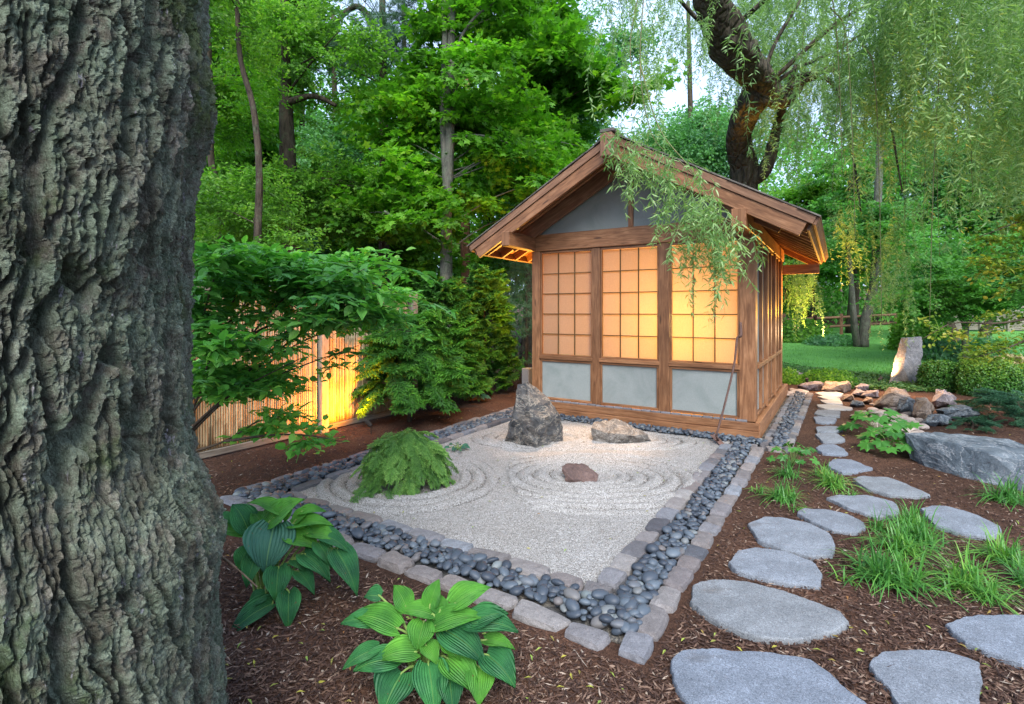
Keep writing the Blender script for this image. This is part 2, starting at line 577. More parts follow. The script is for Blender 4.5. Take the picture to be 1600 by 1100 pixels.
def m_rock(name, stops, vein, vs=2.2, rand=.1):
    m, nt = newmat(name)
    v = coords(nt)
    n = noi(nt, v, 3.2, 8, .65, 1.2)
    col = ramp(nt, n, stops)
    w = noi(nt, coords(nt, 'Object', (1, 1, 1.8), (.3, .5, .2)), vs, 7, .7, 2.5)
    col = mixc(nt, ramp(nt, w, [(.475, (0, 0, 0)), (.5, (.75, .75, .75)), (.525, (0, 0, 0))]), col, vein)
    s = noi(nt, v, 90, 4, .8)
    col = mixc(nt, .7, col, ramp(nt, s, [(.3, (.5, .5, .5)), (.7, (1.4, 1.4, 1.4))]), 'MULTIPLY')
    h = math_(nt, 'ADD', noi(nt, v, 14, 7, .7, .8), math_(nt, 'MULTIPLY', s, .25))
    return finish(m, nt, col, .8, h, .9, .035, .3)


M['rock_dark'] = m_rock('dark veined schist', [(.3, (.032, .036, .042)), (.5, (.075, .075, .075)), (.7, (.17, .145, .12))], (.36, .32, .26))
M['rock_slab'] = m_rock('speckled brown grey stone', [(.3, (.09, .08, .07)), (.7, (.22, .195, .17))], (.42, .39, .35), 3)
M['rock_red'] = m_rock('purple red stone', [(.3, (.06, .04, .036)), (.5, (.15, .095, .08)), (.72, (.28, .19, .16))], (.1, .07, .07), 4)
M['rock_blue'] = m_rock('blue grey boulder', [(.3, (.045, .06, .075)), (.5, (.11, .135, .155)), (.72, (.21, .24, .26))], (.34, .35, .36), 1.8)
M['rock_tan'] = m_rock('tan and rust boulder', [(.3, (.17, .12, .09)), (.5, (.32, .24, .18)), (.7, (.38, .34, .32))], (.2, .15, .12), 2.5)
M['rock_purple'] = m_rock('mauve grey boulder', [(.3, (.15, .13, .135)), (.5, (.28, .24, .25)), (.7, (.4, .36, .36))], (.2, .14, .11), 2.5)
M['rock_stand'] = m_rock('speckled grey granite pillar', [(.3, (.11, .105, .11)), (.5, (.22, .21, .215)), (.7, (.33, .31, .31))], (.45, .42, .4), 5)

M['hosta_d'] = m_leaf('dark hosta leaf', [(0, (.025, .12, .05)), (1, (.05, .22, .075))], .2, .5, True, .25, 9)
M['hosta_l'] = m_leaf('light hosta leaf', [(0, (.06, .24, .04)), (1, (.12, .36, .06))], .3, .5, True, .25, 9)
M['hosta_blue'] = m_leaf('blue green hosta leaf', [(0, (.04, .14, .10)), (1, (.08, .22, .15))], .2, .5, True)
M['shrub_leaf'] = m_leaf('fresh shrub leaf', [(0, (.07, .26, .055)), (.5, (.15, .44, .075)), (1, (.30, .60, .10))], .38, .4, patch=.9)
M['maple_leaf'] = m_leaf('bright maple leaf', [(0, (.06, .20, .022)), (.6, (.14, .36, .03)), (1, (.27, .46, .04))], .5, .5, patch=.6)
M['forest_leaf'] = m_leaf('forest leaf', [(0, (.055, .16, .025)), (.5, (.14, .33, .045)), (1, (.29, .50, .07))], .5, .5, patch=.5)
M['pale_leaf'] = m_leaf('pale blue green leaf', [(0, (.09, .26, .12)), (1, (.2, .44, .2))], .45, .5, patch=.5)
M['far_leaf'] = m_leaf('far woodland leaf', [(0, (.06, .2, .06)), (.5, (.13, .36, .09)), (1, (.26, .5, .13))], .5, .6, patch=.25)
M['willow_leaf'] = m_leaf('willow leaf', [(0, (.13, .25, .09)), (.5, (.24, .39, .15)), (1, (.42, .55, .26))], .45, .4)
M['jmaple_leaf'] = m_leaf('mid green maple leaf', [(0, (.07, .25, .06)), (1, (.2, .46, .11))], .45, .5, patch=.8)
M['copper_leaf'] = m_leaf('olive and amber beech leaf', [(0, (.07, .15, .02)), (.5, (.2, .32, .035)), (.88, (.36, .30, .03)), (1, (.42, .5, .06))], .4, .45)
M['arb_leaf'] = m_leaf('arborvitae spray', [(0, (.03, .11, .02)), (.5, (.08, .25, .03)), (1, (.19, .44, .05))], .3, .55, patch=2.5)
M['hemlock_leaf'] = m_leaf('weeping hemlock spray', [(0, (.055, .15, .035)), (.5, (.14, .31, .065)), (1, (.34, .54, .14))], .3, .5)
M['pine_leaf'] = m_leaf('pine needle', [(0, (.04, .11, .06)), (1, (.13, .26, .14))], .15, .5)
M['grass_leaf'] = m_leaf('lily turf blade', [(0, (.04, .15, .035)), (.6, (.10, .28, .05)), (1, (.24, .44, .07))], .3, .35)
M['cover_leaf'] = m_leaf('ground cover leaf', [(0, (.03, .09, .025)), (.6, (.09, .2, .05)), (1, (.34, .42, .2))], .3, .45)
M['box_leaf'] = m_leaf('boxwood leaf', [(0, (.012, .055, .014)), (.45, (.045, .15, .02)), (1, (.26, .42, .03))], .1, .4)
M['juniper_leaf'] = m_leaf('juniper spray', [(0, (.02, .08, .045)), (1, (.08, .22, .11))], .15, .55)
M['bigleaf'] = m_leaf('lobed oakleaf', [(0, (.025, .11, .02)), (1, (.08, .26, .035))], .25, .45)
M['litter'] = m_rnd('fallen leaves', [(0, (.35, .3, .05)), (.5, (.2, .3, .06)), (1, (.3, .14, .05))])
M['hay'] = m_leaf('variegated cream leaf', [(0, (.25, .2, .08)), (1, (.5, .42, .22))], .2, .5)

# ------------------------------------------------------------------ leaf clusters
SH = {
    'rhomb': ([(0, 0, 0), (.42, .5, .10), (1, 0, -.12), (.42, -.5, .10)], [(0, 1, 2), (0, 2, 3)]),
    'ovate': ([(0, 0, 0), (.3, 0, -.02), (.66, 0, -.03), (1, 0, -.12), (.2, .38, .05), (.5, .5, .07), (.8, .24, .0),
               (.2, -.38, .05), (.5, -.5, .07), (.8, -.24, .0)],
              [(0, 4, 1), (4, 5, 1), (1, 5, 2), (5, 6, 2), (2, 6, 3), (0, 1, 7), (7, 1, 8), (1, 2, 8), (8, 2, 9), (2, 3, 9)]),
    'willow': ([(0, 0, 0), (.3, .5, .04), (.3, -.5, .04), (.65, .38, -.02), (.65, -.38, -.02), (1, 0, -.14)],
               [(0, 1, 2), (1, 3, 2), (2, 3, 4), (3, 5, 4)]),
    'maple': ([(0, 0, 0), (.12, .42, .03), (.32, .22, 0), (.55, .55, -.02), (.62, .2, 0), (1, 0, -.1),
               (.12, -.42, .03), (.32, -.22, 0), (.55, -.55, -.02), (.62, -.2, 0)],
              [(0, 1, 2), (0, 2, 4), (2, 3, 4), (0, 4, 5), (0, 7, 6), (0, 9, 7), (7, 9, 8), (0, 5, 9)]),
    'needle': ([(0, .5, 0), (0, -.5, 0), (1, 0, 0)], [(0, 1, 2)]),
}


def nrmz(a): return a / np.maximum(1e-9, np.linalg.norm(a, axis=-1, keepdims=True))


def leaves(acc, pos, d, n, length, width, shape='rhomb', q=None):
    pos, d, n = np.asarray(pos, float), nrmz(np.asarray(d, float)), np.asarray(n, float)
    s = nrmz(np.cross(n, d)); n = np.cross(d, s)
    tv, tf = SH[shape]
    tv, tf = np.array(tv), np.array(tf)
    N = len(pos)
    length = np.broadcast_to(length, (N,)); width = np.broadcast_to(width, (N,))
    V = (pos[:, None] + d[:, None] * (tv[None, :, 0:1] * length[:, None, None]) + s[:, None] * (tv[None, :, 1:2] * width[:, None, None])
         + n[:, None] * (tv[None, :, 2:3] * length[:, None, None]))
    T = tf[None] + (np.arange(N) * len(tv))[:, None, None]
    q = RNG.random(N) if q is None else np.broadcast_to(q, (N,))
    U = np.tile(tv[:, :2], (N, 1))
    acc.add(V.reshape(-1, 3), T.reshape(-1, 3), np.repeat(q, len(tv)), U)


def blob_cluster(name, n, rad, flat, leaf, wid, shape, tilt=.5, droop=0.25, seed=0):
    """a leafy spray: twigs that fork from the origin outward with leaves set along them"""
    rg = np.random.default_rng(seed)
    a = Acc()
    nt = 9
    per = n // nt
    for k in range(nt):
        th = rg.uniform(0, 2 * np.pi)
        e = np.array([np.cos(th), np.sin(th), rg.uniform(-.5, .8) * flat]) * rad * rg.uniform(.5, 1.1)
        t = np.sort(rg.uniform(.15, 1.05, per))
        base = e[None] * t[:, None] + rg.normal(size=(per, 3)) * np.array([1, 1, flat]) * rad * .13
        base[:, 2] -= droop * rad * t ** 2
        d = nrmz(e)[None] * .7 + rg.normal(size=(per, 3)) * .8
        d[:, 2] = d[:, 2] * .5 - .15
        nn = np.array([0, 0, 1.])[None] + rg.normal(size=(per, 3)) * tilt
        leaves(a, base, d, nn, leaf * rg.uniform(.6, 1.2, per), wid * rg.uniform(.6, 1.2, per), shape, rg.random(per))
        V, T = tube_arrays([(0, 0, 0), tuple(e * .5 - np.array([0, 0, droop * rad * .25])), tuple(e - np.array([0, 0, droop * rad]))], [.006, .004, .002], 3)
        a.add(V, T, 0)
    return a.mesh(name, False)


maple_sp = [blob_cluster('maple_spray', 150, .62, .35, .13, .14, 'maple', .45, .25, 10 + i) for i in range(4)]
forest_sp = [blob_cluster('forest_spray', 200, .62, .5, .095, .055, 'rhomb', .6, .2, 20 + i) for i in range(4)]
pale_sp = [blob_cluster('pale_spray', 190, .6, .7, .085, .05, 'rhomb', .8, .1, 30 + i) for i in range(3)]
twig_sp = [blob_cluster('shrub_twig', 32, .24, .18, .10, .064, 'ovate', .22, .22, 40 + i) for i in range(5)]
jmap_sp = [blob_cluster('jmaple_spray', 210, .6, .22, .08, .08, 'maple', .35, .15, 50 + i) for i in range(3)]
copper_sp = [blob_cluster('copper_spray', 60, .34, .3, .075, .045, 'ovate', .5, .3, 60 + i) for i in range(3)]


def conifer_spray(name, n, L, leaf, seed, flat=True, sides=10):
    """flat fan of drooping side shoots with short needles"""
    rg = np.random.default_rng(seed)
    a = Acc()
    V, T = tube_arrays([(0, 0, 0), (L * .5, 0, .02), (L, 0, -.06 * L / .3)], [.004, .003, .001], 3)
    a.add(V, T, 0)
    for k in range(sides):
        t = (k + .5) / sides
        for sgn in (-1, 1):
            b = np.array([L * t, 0, .02 * np.sin(t * 3) - .05 * t * t])
            ln = L * .45 * (1 - t * .75) * rg.uniform(.7, 1.2)
            e = np.array([.6, sgn * .75, -.15 + rg.normal() * .15]); e /= np.linalg.norm(e)
            u = np.linspace(.05, 1, n)
            pos = b + e * (u * ln)[:, None]; pos[:, 2] -= u * u * ln * .25
            side = np.cross(e, [0, 0, 1.])
            for s2 in (-1, 1):
                d = e[None] * .8 + side[None] * s2 * .8 + rg.normal(size=(n, 3)) * .2
                leaves(a, pos, d, np.array([0, 0, 1.])[None] + rg.normal(size=(n, 3)) * .3, leaf * rg.uniform(.7, 1.2, n), leaf * .34, 'rhomb', np.clip(u * .6 + rg.normal(size=n) * .2, 0, 1))
    return a.mesh(name, False)


con_sp = [conifer_spray('conifer_spray', 7, .30, .045, 70 + i) for i in range(4)]
hem_sp = [conifer_spray('hemlock_spray', 8, .24, .024, 80 + i, sides=11) for i in range(4)]


def pine_tuft(name, seed):
    rg = np.random.default_rng(seed); a = Acc()
    for k in range(7):
        e = rg.normal(size=3); e[2] = abs(e[2]) * .6; e = e / np.linalg.norm(e) * rg.uniform(.1, .45)
        V, T = tube_arrays([(0, 0, 0), tuple(e * .5), tuple(e)], [.006, .005, .003], 3)
        a.add(V, T, 0)
        n = 60
        d = nrmz(e)[None] * .5 + rg.normal(size=(n, 3)) * .7
        leaves(a, e[None] * rg.uniform(.7, 1.05, n)[:, None], d, rg.normal(size=(n, 3)), .12, .004, 'needle')
    return a.mesh(name)


pine_sp = [pine_tuft('pine_tuft', 90 + i) for i in range(3)]


def willow_strand_arrays(a, rg, x0, y0, z0, L, leaf=.085, dens=34, sway=.2):
    n = 9
    ph = rg.uniform(0, 6.28)
    dx, dy = rg.normal() * sway, rg.normal() * sway
    t = np.linspace(0, 1, n)
    px = x0 + dx * np.sin(t * 2.2) + .03 * np.sin(t * 9 + ph)
    py = y0 + dy * np.sin(t * 2.2) + .03 * np.cos(t * 8 + ph)
    pz = z0 - L * t
    pts = [Vector(p) for p in zip(px, py, pz)]
    V, T = tube_arrays(pts, list(np.linspace(.0032, .0012, n)), 3)
    a.add(V, T, .2)
    for q in range(rg.integers(1, 4)) if L > .7 else ():   # forked side shoots
        t0 = rg.uniform(.1, .6); th = rg.uniform(0, 6.28); ll = L * rg.uniform(.15, .4); w_ = rg.uniform(.06, .22)
        c0 = np.array([np.interp(t0, t, px), np.interp(t0, t, py), np.interp(t0, t, pz)])
        u = np.linspace(0, 1, 6)
        c = c0 + np.stack([np.cos(th) * w_ * np.sin(u * 1.9), np.sin(th) * w_ * np.sin(u * 1.9), -ll * u ** 1.4], -1)
        V, T = tube_arrays([Vector(p) for p in c], list(np.linspace(.0022, .001, 6)), 3)
        a.add(V, T, .2)
        mm = int(dens * ll * 1.3) + 4
        uu = rg.uniform(.05, 1, mm)
        pos = np.stack([np.interp(uu, u, c[:, k]) for k in range(3)], -1)
        ph2 = rg.uniform(0, 6.28, mm)
        leaves(a, pos, np.stack([np.cos(ph2), np.sin(ph2), -rg.uniform(0, 1, mm)], -1), rg.normal(size=(mm, 3)) + np.array([0, 0, 1.]), leaf * rg.uniform(.5, 1.2, mm), leaf * .16, 'willow', np.clip(rg.normal(.55, .25, mm), 0, 1))
    m = int(dens * L)
    u = np.sort(rg.uniform(.05, 1, m))
    pos = np.stack([np.interp(u, t, px), np.interp(u, t, py), np.interp(u, t, pz)], -1)
    th = rg.uniform(0, 2 * np.pi, m)
    d = np.stack([np.cos(th) * .8, np.sin(th) * .8, -rg.uniform(.05, 1.1, m)], -1)
    nn = rg.normal(size=(m, 3)) * .7 + np.array([0, 0, 1.])
    leaves(a, pos, d, nn, leaf * rg.uniform(.6, 1.25, m), leaf * .15, 'willow', np.clip(rg.normal(.5, .25, m), 0, 1))


def willow_spray(name, seed, k=9, spread=.35, Lr=(1.0, 2.2), leaf=.085, dens=34):
    rg = np.random.default_rng(seed); a = Acc()
    for i in range(k):
        willow_strand_arrays(a, rg, rg.normal() * spread, rg.normal() * spread, rg.uniform(-.3, .3), rg.uniform(*Lr), leaf, dens)
    # the shoot they hang from
    V, T = tube_arrays([(-spread, -spread * .3, .1), (0, 0, .28), (spread, spread * .4, .1)], [.005, .007, .004], 4)
    a.add(V, T, 0)
    return a.mesh(name)


wil_sp = [willow_spray('willow_spray', 100 + i, 13, .46, (.8, 2.1), .10, 38) for i in range(10)]
wil_single = [willow_spray('willow_strand', 120 + i, 2, .06, (1.6, 2.1), .095, 40) for i in range(6)]


# ------------------------------------------------------------------ rocks
def rock(name, pts, m, cuts=3, amp=.03, fine=.012, label=None, cat='rock', group=None, seed=0, parent=None):
    """hull of points (world), broken up into facets; base sits on the ground"""
    pts = [Vector(p) for p in pts]
    c = sum(pts, Vector()) / len(pts)
    zb = min(p.z for p in pts)
    org = Vector((c.x, c.y, zb))
    bm = bmesh.new()
    for p in pts: bm.verts.new(p - org)
    bmesh.ops.convex_hull(bm, input=bm.verts[:])
    bmesh.ops.delete(bm, geom=[v for v in bm.verts if not v.link_faces], context='VERTS')
    bmesh.ops.triangulate(bm, faces=bm.faces[:])
    size = max((p - c).length for p in pts)
    for it in range(7):
        lim = size * .09
        es = [e for e in bm.edges if e.calc_length() > lim]
        if not es or len(bm.verts) > 6000: break
        bmesh.ops.subdivide_edges(bm, edges=es, cuts=1, use_grid_fill=True)
        bmesh.ops.triangulate(bm, faces=bm.faces[:])
    bm.normal_update()
    s = 1 / size
    for v in bm.verts:
        q = v.co * s * 1.6 + Vector((seed * 7.3, seed * 3.1, 0))
        cell = noise.voronoi(q * 1.3)[0]
        k = (cell[1] - cell[0])
        big = noise.noise(q * 1.1)
        f = noise.fractal(q * 4, .8, 2.1, 4)
        off = amp * size * (big * .9 - 1.3 * (1 - min(1, k * 4.5))) + fine * size * f * 1.6
        v.co += v.normal * off
        if v.co.z < -.03: v.co.z = -.03
    bm.normal_update()
    me = bpy.data.meshes.new(name)
    bm.to_mesh(me); bm.free()
    o = link(name, me, m, parent, org)
    if label: tag(o, label, cat, group)
    return o


# ================================================================== GROUND
def sp(lo, hi, n, c, k):
    t = np.linspace(-1, 1, n)
    s = np.sinh(t * k) / np.sinh(k)
    return np.where(s < 0, c + s * (c - lo), c + s * (hi - c))


gx = sp(-70, 80, 260, -.2, 5.0)
gy = sp(-40, 110, 300, -2.5, 5.0)
X, Y = np.meshgrid(gx, gy)
Z = terrain(X, Y) + .012 * fbm(X * 1.7, Y * 1.7) * sstep(30, 8, np.hypot(X, Y))
ing = (X > -3.40) & (X < .0) & (Y > -4.27) & (Y < 4.1)
ing2 = (X > -.3) & (X < .3) & (Y > -.4) & (Y < 4.2)
Z = np.where(ing | ing2, -.05, Z)
ground = link('ground', tri_mesh('ground', np.stack([X, Y, Z], -1).reshape(-1, 3), grid_tris(len(gy), len(gx)), True), M['mulch'])
tag(ground, 'dark brown shredded bark mulch covering the garden beds', kind='structure')


def gz(x, y): return float(terrain(np.float64(x), np.float64(y)))


# lawn sheet behind the rocks on the right
ly = np.linspace(0, 1, 60); lx = np.linspace(0, 1, 60)
U, V_ = np.meshgrid(lx, ly)
LX = -6 + 24 * U
near = 8.0 + 1.0 * np.sin(LX * .8) * .4 + np.where(LX > 3.0, (LX - 3.0) * .5, 0)
LY = near + (24 - near) * V_
LZ = terrain(LX, LY) + .012 * fbm(LX * .3, LY * .3) + .03
lawn = link('lawn', tri_mesh('lawn', np.stack([LX, LY, LZ], -1).reshape(-1, 3), grid_tris(60, 60), True), M['lawn'])
tag(lawn, 'green mown lawn beyond the rocks', kind='structure')
a = Acc()
n = 36000
ux, uy = RNG.random(n), RNG.random(n) ** 2.2
bx = -3 + 14 * ux
nr = 8.0 + .4 * np.sin(bx * .8) + np.where(bx > 3.0, (bx - 3.0) * .5, 0)
by = nr + (22 - nr) * uy
bz = terrain(bx, by) + .025
leaves(a, np.stack([bx, by, bz], -1), np.stack([RNG.normal(size=n) * .3, RNG.normal(size=n) * .3, np.ones(n)], -1), RNG.normal(size=(n, 3)), RNG.uniform(.03, .07, n), .012, 'needle')
o = link('lawn_grass', a.mesh('lawn_grass'), M['grass_leaf'])
tag(o, 'short grass blades of the mown lawn', 'grass', kind='stuff')

# ------------------------------------------------------------------ gravel
xs = np.linspace(-3.02, -.28, 360); ys = np.linspace(-4.0, -.12, 480)
X, Y = np.meshgrid(xs, ys)


def ell(cx, cy, rx, ry, rot=0):
    c, s = math.cos(rot), math.sin(rot)
    dx, dy = X - cx, Y - cy
    u, v = dx * c + dy * s, -dx * s + dy * c
    r = np.sqrt((u / rx) ** 2 + (v / ry) ** 2)
    return (r - 1) * (rx + ry) / 2


D1 = ell(-1.13, -2.22, .22, .16, .5)
D2 = ell(-2.17, -1.25, .38, .24, .5)
D3 = ell(-1.34, -.80, .34, .18, .5)
D4 = ell(-2.45, -3.15, .42, .42)
D = np.minimum(np.minimum(D1, D2), np.minimum(D3, D4 * 1.0))
lim = np.where(D == D1, .86, .40)
lam = .125
wob = .012 * fbm(X * 3, Y * 3)
msk = sstep(lim + .05, lim - .12, D) * sstep(.0, .04, D) * (.75 + .6 * fbm(X * 1.7 + 4, Y * 1.7))
rg_ = np.abs(np.sin(np.pi * (D + wob) / lam))
Zg = .002 + .042 * rg_ * np.clip(msk, 0, 1) + .006 * fbm(X * 2.5, Y * 2.5) + .0045 * fbm(X * 38, Y * 38, 0, 2)
GZ = Zg
grav = link('gravel_bed', tri_mesh('gravel_bed', np.stack([X, Y, Zg], -1).reshape(-1, 3), grid_tris(len(ys), len(xs)), True), M['gravel'])
tag(grav, 'pale raked gravel of the dry garden with rings raked round the rocks', kind='structure')
a = Acc()
n = 30000
b = 1 / (1 / 2.6 + RNG.random(n) * (1 / 7.2 - 1 / 2.6))
gxp, gyp = RNG.uniform(-3.0, -.3, n * 3), RNG.uniform(-3.98, -.14, n * 3)
dd = np.hypot(gxp - EYE.x, gyp - EYE.y)
keep = RNG.random(n * 3) < np.minimum(1, (3.1 / dd) ** 2.2)
gxp, gyp = gxp[keep][:n], gyp[keep][:n]
ex, ey = RNG.uniform(-3.0, -.3, 110000), RNG.uniform(-3.98, -.14, 110000)   # coarse dark chips; their number and tone also paint shade into the furrows
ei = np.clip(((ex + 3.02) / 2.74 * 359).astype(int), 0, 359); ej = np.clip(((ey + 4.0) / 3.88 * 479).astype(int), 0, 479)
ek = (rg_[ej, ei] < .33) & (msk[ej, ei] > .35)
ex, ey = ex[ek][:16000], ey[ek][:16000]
nc0 = len(gxp)
gxp, gyp = np.concatenate([gxp, ex]), np.concatenate([gyp, ey])
ii = np.clip(((gxp + 3.02) / 2.74 * 359).astype(int), 0, 359); jj = np.clip(((gyp + 4.0) / 3.88 * 479).astype(int), 0, 479)
gzp = GZ[jj, ii]
N = len(gxp)
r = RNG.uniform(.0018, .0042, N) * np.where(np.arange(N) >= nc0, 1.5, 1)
off = RNG.normal(size=(N, 4, 3)); off = nrmz(off) * r[:, None, None]
off[:, 3, 2] = np.abs(off[:, 3, 2]) + r * .5
V = np.stack([gxp, gyp, gzp + .001], -1)[:, None] + off
T = np.array([(0, 1, 2), (0, 1, 3), (1, 2, 3), (0, 2, 3)])[None] + (np.arange(N) * 4)[:, None, None]
gq = np.where(np.arange(N) >= nc0, .10, 1) * RNG.random(N) * np.where((rg_[jj, ii] < .45) & (msk[jj, ii] > .3), .45, 1.0)  # grain colour darkened inside the furrows, standing in for shade
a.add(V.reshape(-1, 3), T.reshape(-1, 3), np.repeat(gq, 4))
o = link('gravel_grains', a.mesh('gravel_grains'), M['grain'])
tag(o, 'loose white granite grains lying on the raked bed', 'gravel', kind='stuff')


# ------------------------------------------------------------------ edging setts
def sett(parent, cx, cy, lx_, ly_, rz, zt=.04, m='sett', jit=1.0, name='edging_stone'):
    bm = bmesh.new()
    bmesh.ops.create_cube(bm, size=1)
    bmesh.ops.subdivide_edges(bm, edges=bm.edges[:], cuts=3, use_grid_fill=True)
    sd = random.uniform(0, 99)
    h = .10
    k1, k2 = random.uniform(-.16, .16) * jit, random.uniform(-.14, .14) * jit
    for v in bm.verts:
        c = v.co.copy()
        n6 = (abs(c.x * 2) ** 7 + abs(c.y * 2) ** 7 + abs(c.z * 2) ** 7) ** (1 / 7)
        c /= max(1e-6, n6) / max(abs(c.x * 2), abs(c.y * 2), abs(c.z * 2))
        w = noise.noise_vector(Vector((c.x * 2.2 + sd, c.y * 2.2, c.z * 2))) * .06 + noise.noise_vector(Vector((c.x * 6 + sd, c.y * 5, c.z * 4))) * .035
        c += w * jit
        x = c.x * lx_ * (1 + k1 * c.y * 2); y = c.y * ly_ * (1 + k2 * c.x * 2)
        v.co = Vector((x, y, c.z * h + zt - h / 2))
    me = bpy.data.meshes.new(name)
    bm.to_mesh(me); bm.free()
    return link(name, me, M[m], parent, (cx, cy, random.uniform(-.009, .009)), (random.uniform(-.05, .05), random.uniform(-.05, .05), rz + random.uniform(-.06, .06) * jit))


def sett_row(parent, p0, p1, w, lo=.17, hi=.27, zt=.034, gap=.011, m='sett', jit=1.0):
    p0, p1 = Vector(p0), Vector(p1)
    L = (p1 - p0).length
    d = (p1 - p0) / L
    t = 0
    while t < L - .05:
        l = min(random.uniform(lo, hi), L - t)
        if L - t - l < lo * .5: l = L - t
        c = p0 + d * (t + l / 2)
        sett(parent, c.x, c.y, l - gap, w * random.uniform(.92, 1.04), math.atan2(d.y, d.x), zt, m, jit)
        t += l


OX0, OX1, OY0 = -3.40, .08, -4.36   # outer faces of the border
inner = empty('inner_stone_border', (0, 0, 0))
tag(inner, 'inner row of brown granite setts framing the white gravel', 'stone edging')
sett_row(inner, (-3.03, -3.98), (-.24, -3.98), .135, .2, .33)
sett_row(inner, (-.30, -3.90), (-.27, -.42), .135, .16, .27)
sett_row(inner, (-3.06, -3.9), (-3.10, -.5), .12, .2, .34)
outer = empty('outer_stone_border', (0, 0, 0))
tag(outer, 'outer row of rough setts between the dark pebbles and the mulch', 'stone edging')
sett_row(outer, (-3.38, -4.28), (-.10, -4.35), .125, .2, .3)
sett_row(outer, (.012, -4.40), (.045, -.40), .125, .17, .27)
sett_row(outer, (-3.38, -4.18), (-3.42, .3), .12, .2, .34)
sidee = empty('side_stone_border', (0, 0, 0))
tag(sidee, 'two narrow rows of small grey setts along the right side of the teahouse', 'stone edging')
sett_row(sidee, (.08, -.25), (.09, 3.95), .10, .12, .2)
sett_row(sidee, (.30, -.12), (.34, 4.25), .10, .15, .24)
sett_row(sidee, (-.05, 4.15), (.3, 4.2), .1, .15, .24)
sett_row(sidee, (.10, -.36), (.42, -.22), .09, .12, .2)
sett_row(sidee, (-.26, -.3), (.02, -.28), .08, .12, .2, .03)

# ------------------------------------------------------------------ pebbles
bands = [((-3.0, -4.24), (-.02, -4.05)), ((-.195, -4.24), (-.045, -.36)), ((-3.33, -4.2), (-3.12, .2)),
         ((.135, -.3), (.262, 4.1)), ((-3.0, -.2), (.06, -.02)), ((-3.3, -4.24), (-2.9, -4.02))]


def ico(sub):
    bm = bmesh.new(); bmesh.ops.create_icosphere(bm, subdivisions=sub, radius=1)
    V = np.array([v.co[:] for v in bm.verts]); T = np.array([[v.index for v in f.verts] for f in bm.faces]); bm.free()
    return V, T


cand = []
for (x0, y0), (x1, y1) in bands:
    area = (x1 - x0) * (y1 - y0)
    for layer, (z, dn) in enumerate(((.004, 700), (.022, 480))):
        placed = []
        for _ in range(int(area * dn * 5)):
            x, y = random.uniform(x0, x1), random.uniform(y0, y1)
            near_f = (y < -3.3)
            r_ = random.choice((.018, .022, .026, .03, .036)) * (1.12 if near_f else .95)
            ok = True
            for (a_, b_, c_) in placed[-260:]:
                if abs(a_ - x) < .07 and abs(b_ - y) < .07 and (a_ - x) ** 2 + (b_ - y) ** 2 < ((r_ + c_) * .80) ** 2:
                    ok = False; break
            if ok:
                placed.append((x, y, r_)); cand.append((x, y, z + random.uniform(-.004, .01) + (r_ - .02) * .3, r_, layer))
            if len(placed) > area * dn: break
bed = empty('pebble_strip', (0, 0, 0))
tag(bed, 'dark blue grey river pebbles filling the channel between the stone borders', 'pebbles')
peb_me = []
V1, T1 = ico(2)
for k in range(6):
    V = V1.copy()
    V *= 1 + .10 * np.array([noise.noise(Vector(v) * 1.1 + Vector((k * 9, 0, 0))) for v in V1])[:, None]
    peb_me.append(tri_mesh('pebble', V, T1, True, np.full(len(V), .5)))
    peb_me[-1].materials.append(M['pebble'])
cand.sort(key=lambda c: ((c[0] - EYE.x) ** 2 + (c[1] - EYE.y) ** 2) * (1.0 if c[4] else 1.6))
a = Acc()
V0, T0 = ico(2)
for i, (x, y, z, r_, l) in enumerate(cand):
    sc = Vector((r_ * random.uniform(1.0, 1.45), r_ * random.uniform(.8, 1.0), r_ * random.uniform(.5, .72)))
    rot = (random.gauss(0, .22), random.gauss(0, .22), random.uniform(0, 6.28))
    if i < 300:
        o = bpy.data.objects.new('pebble', random.choice(peb_me))
        o.location, o.rotation_euler, o.scale, o.parent = (x, y, z + .012), rot, sc, bed
        C.objects.link(o)
    else:
        from mathutils import Euler
        mt = np.array(Euler(rot).to_matrix()) @ np.diag(sc)
        a.add(V0 @ mt.T + np.array([x, y, z + .012]), T0, random.random())
o = link('small_pebble', a.mesh('small_pebble', True), M['pebble'], bed)
o['kind'] = 'stuff'
# dark slaty bed below them
xb = link('pebble_bed_base', box_mesh('pebble_bed_base', (-3.36, -4.28, -.045), (.30, 4.15, -.012), 0), M['rock_dark'], None)
tag(xb, 'dark bedding under the pebbles', kind='structure')

# ================================================================== TEAHOUSE
th = empty('teahouse', (0, 0, 0))
tag(th, 'small cedar teahouse with glowing paper screens and low gabled roof', 'teahouse')
CE, CO, PL = M['cedar'], M['cedar_old'], M['plaster']
XL, XR, YF, YB = -3.10, -.06, .12, 3.55
RX, RZ, SL = -1.58, 3.70, .56
# base
board('base_board', CE, th, (-3.18, 0, 0), (0, .05, .105), .004)
board('base_board', CE, th, (-3.17, .022, .107), (-.01, .07, .195), .004)
board('base_board', CE, th, (-.05, .052, 0), (0, 3.85, .21), .004)
board('base_board', CE, th, (-3.18, .052, 0), (-3.13, 3.85, .2), .004)
board('base_board', CE, th, (-3.18, 3.852, 0), (0, 3.9, .2), .004)
board('floor', CE, th, (-3.12, .2, .10), (-.06, 3.84, .185), .002)
x = -3.08
while x < -.24:
    w = .128
    board('ledge_brick', M['pave'], th, (x, .072, .17), (x + w - .008, .118, .212 + random.uniform(-.003, .004)), .006)
    x += w
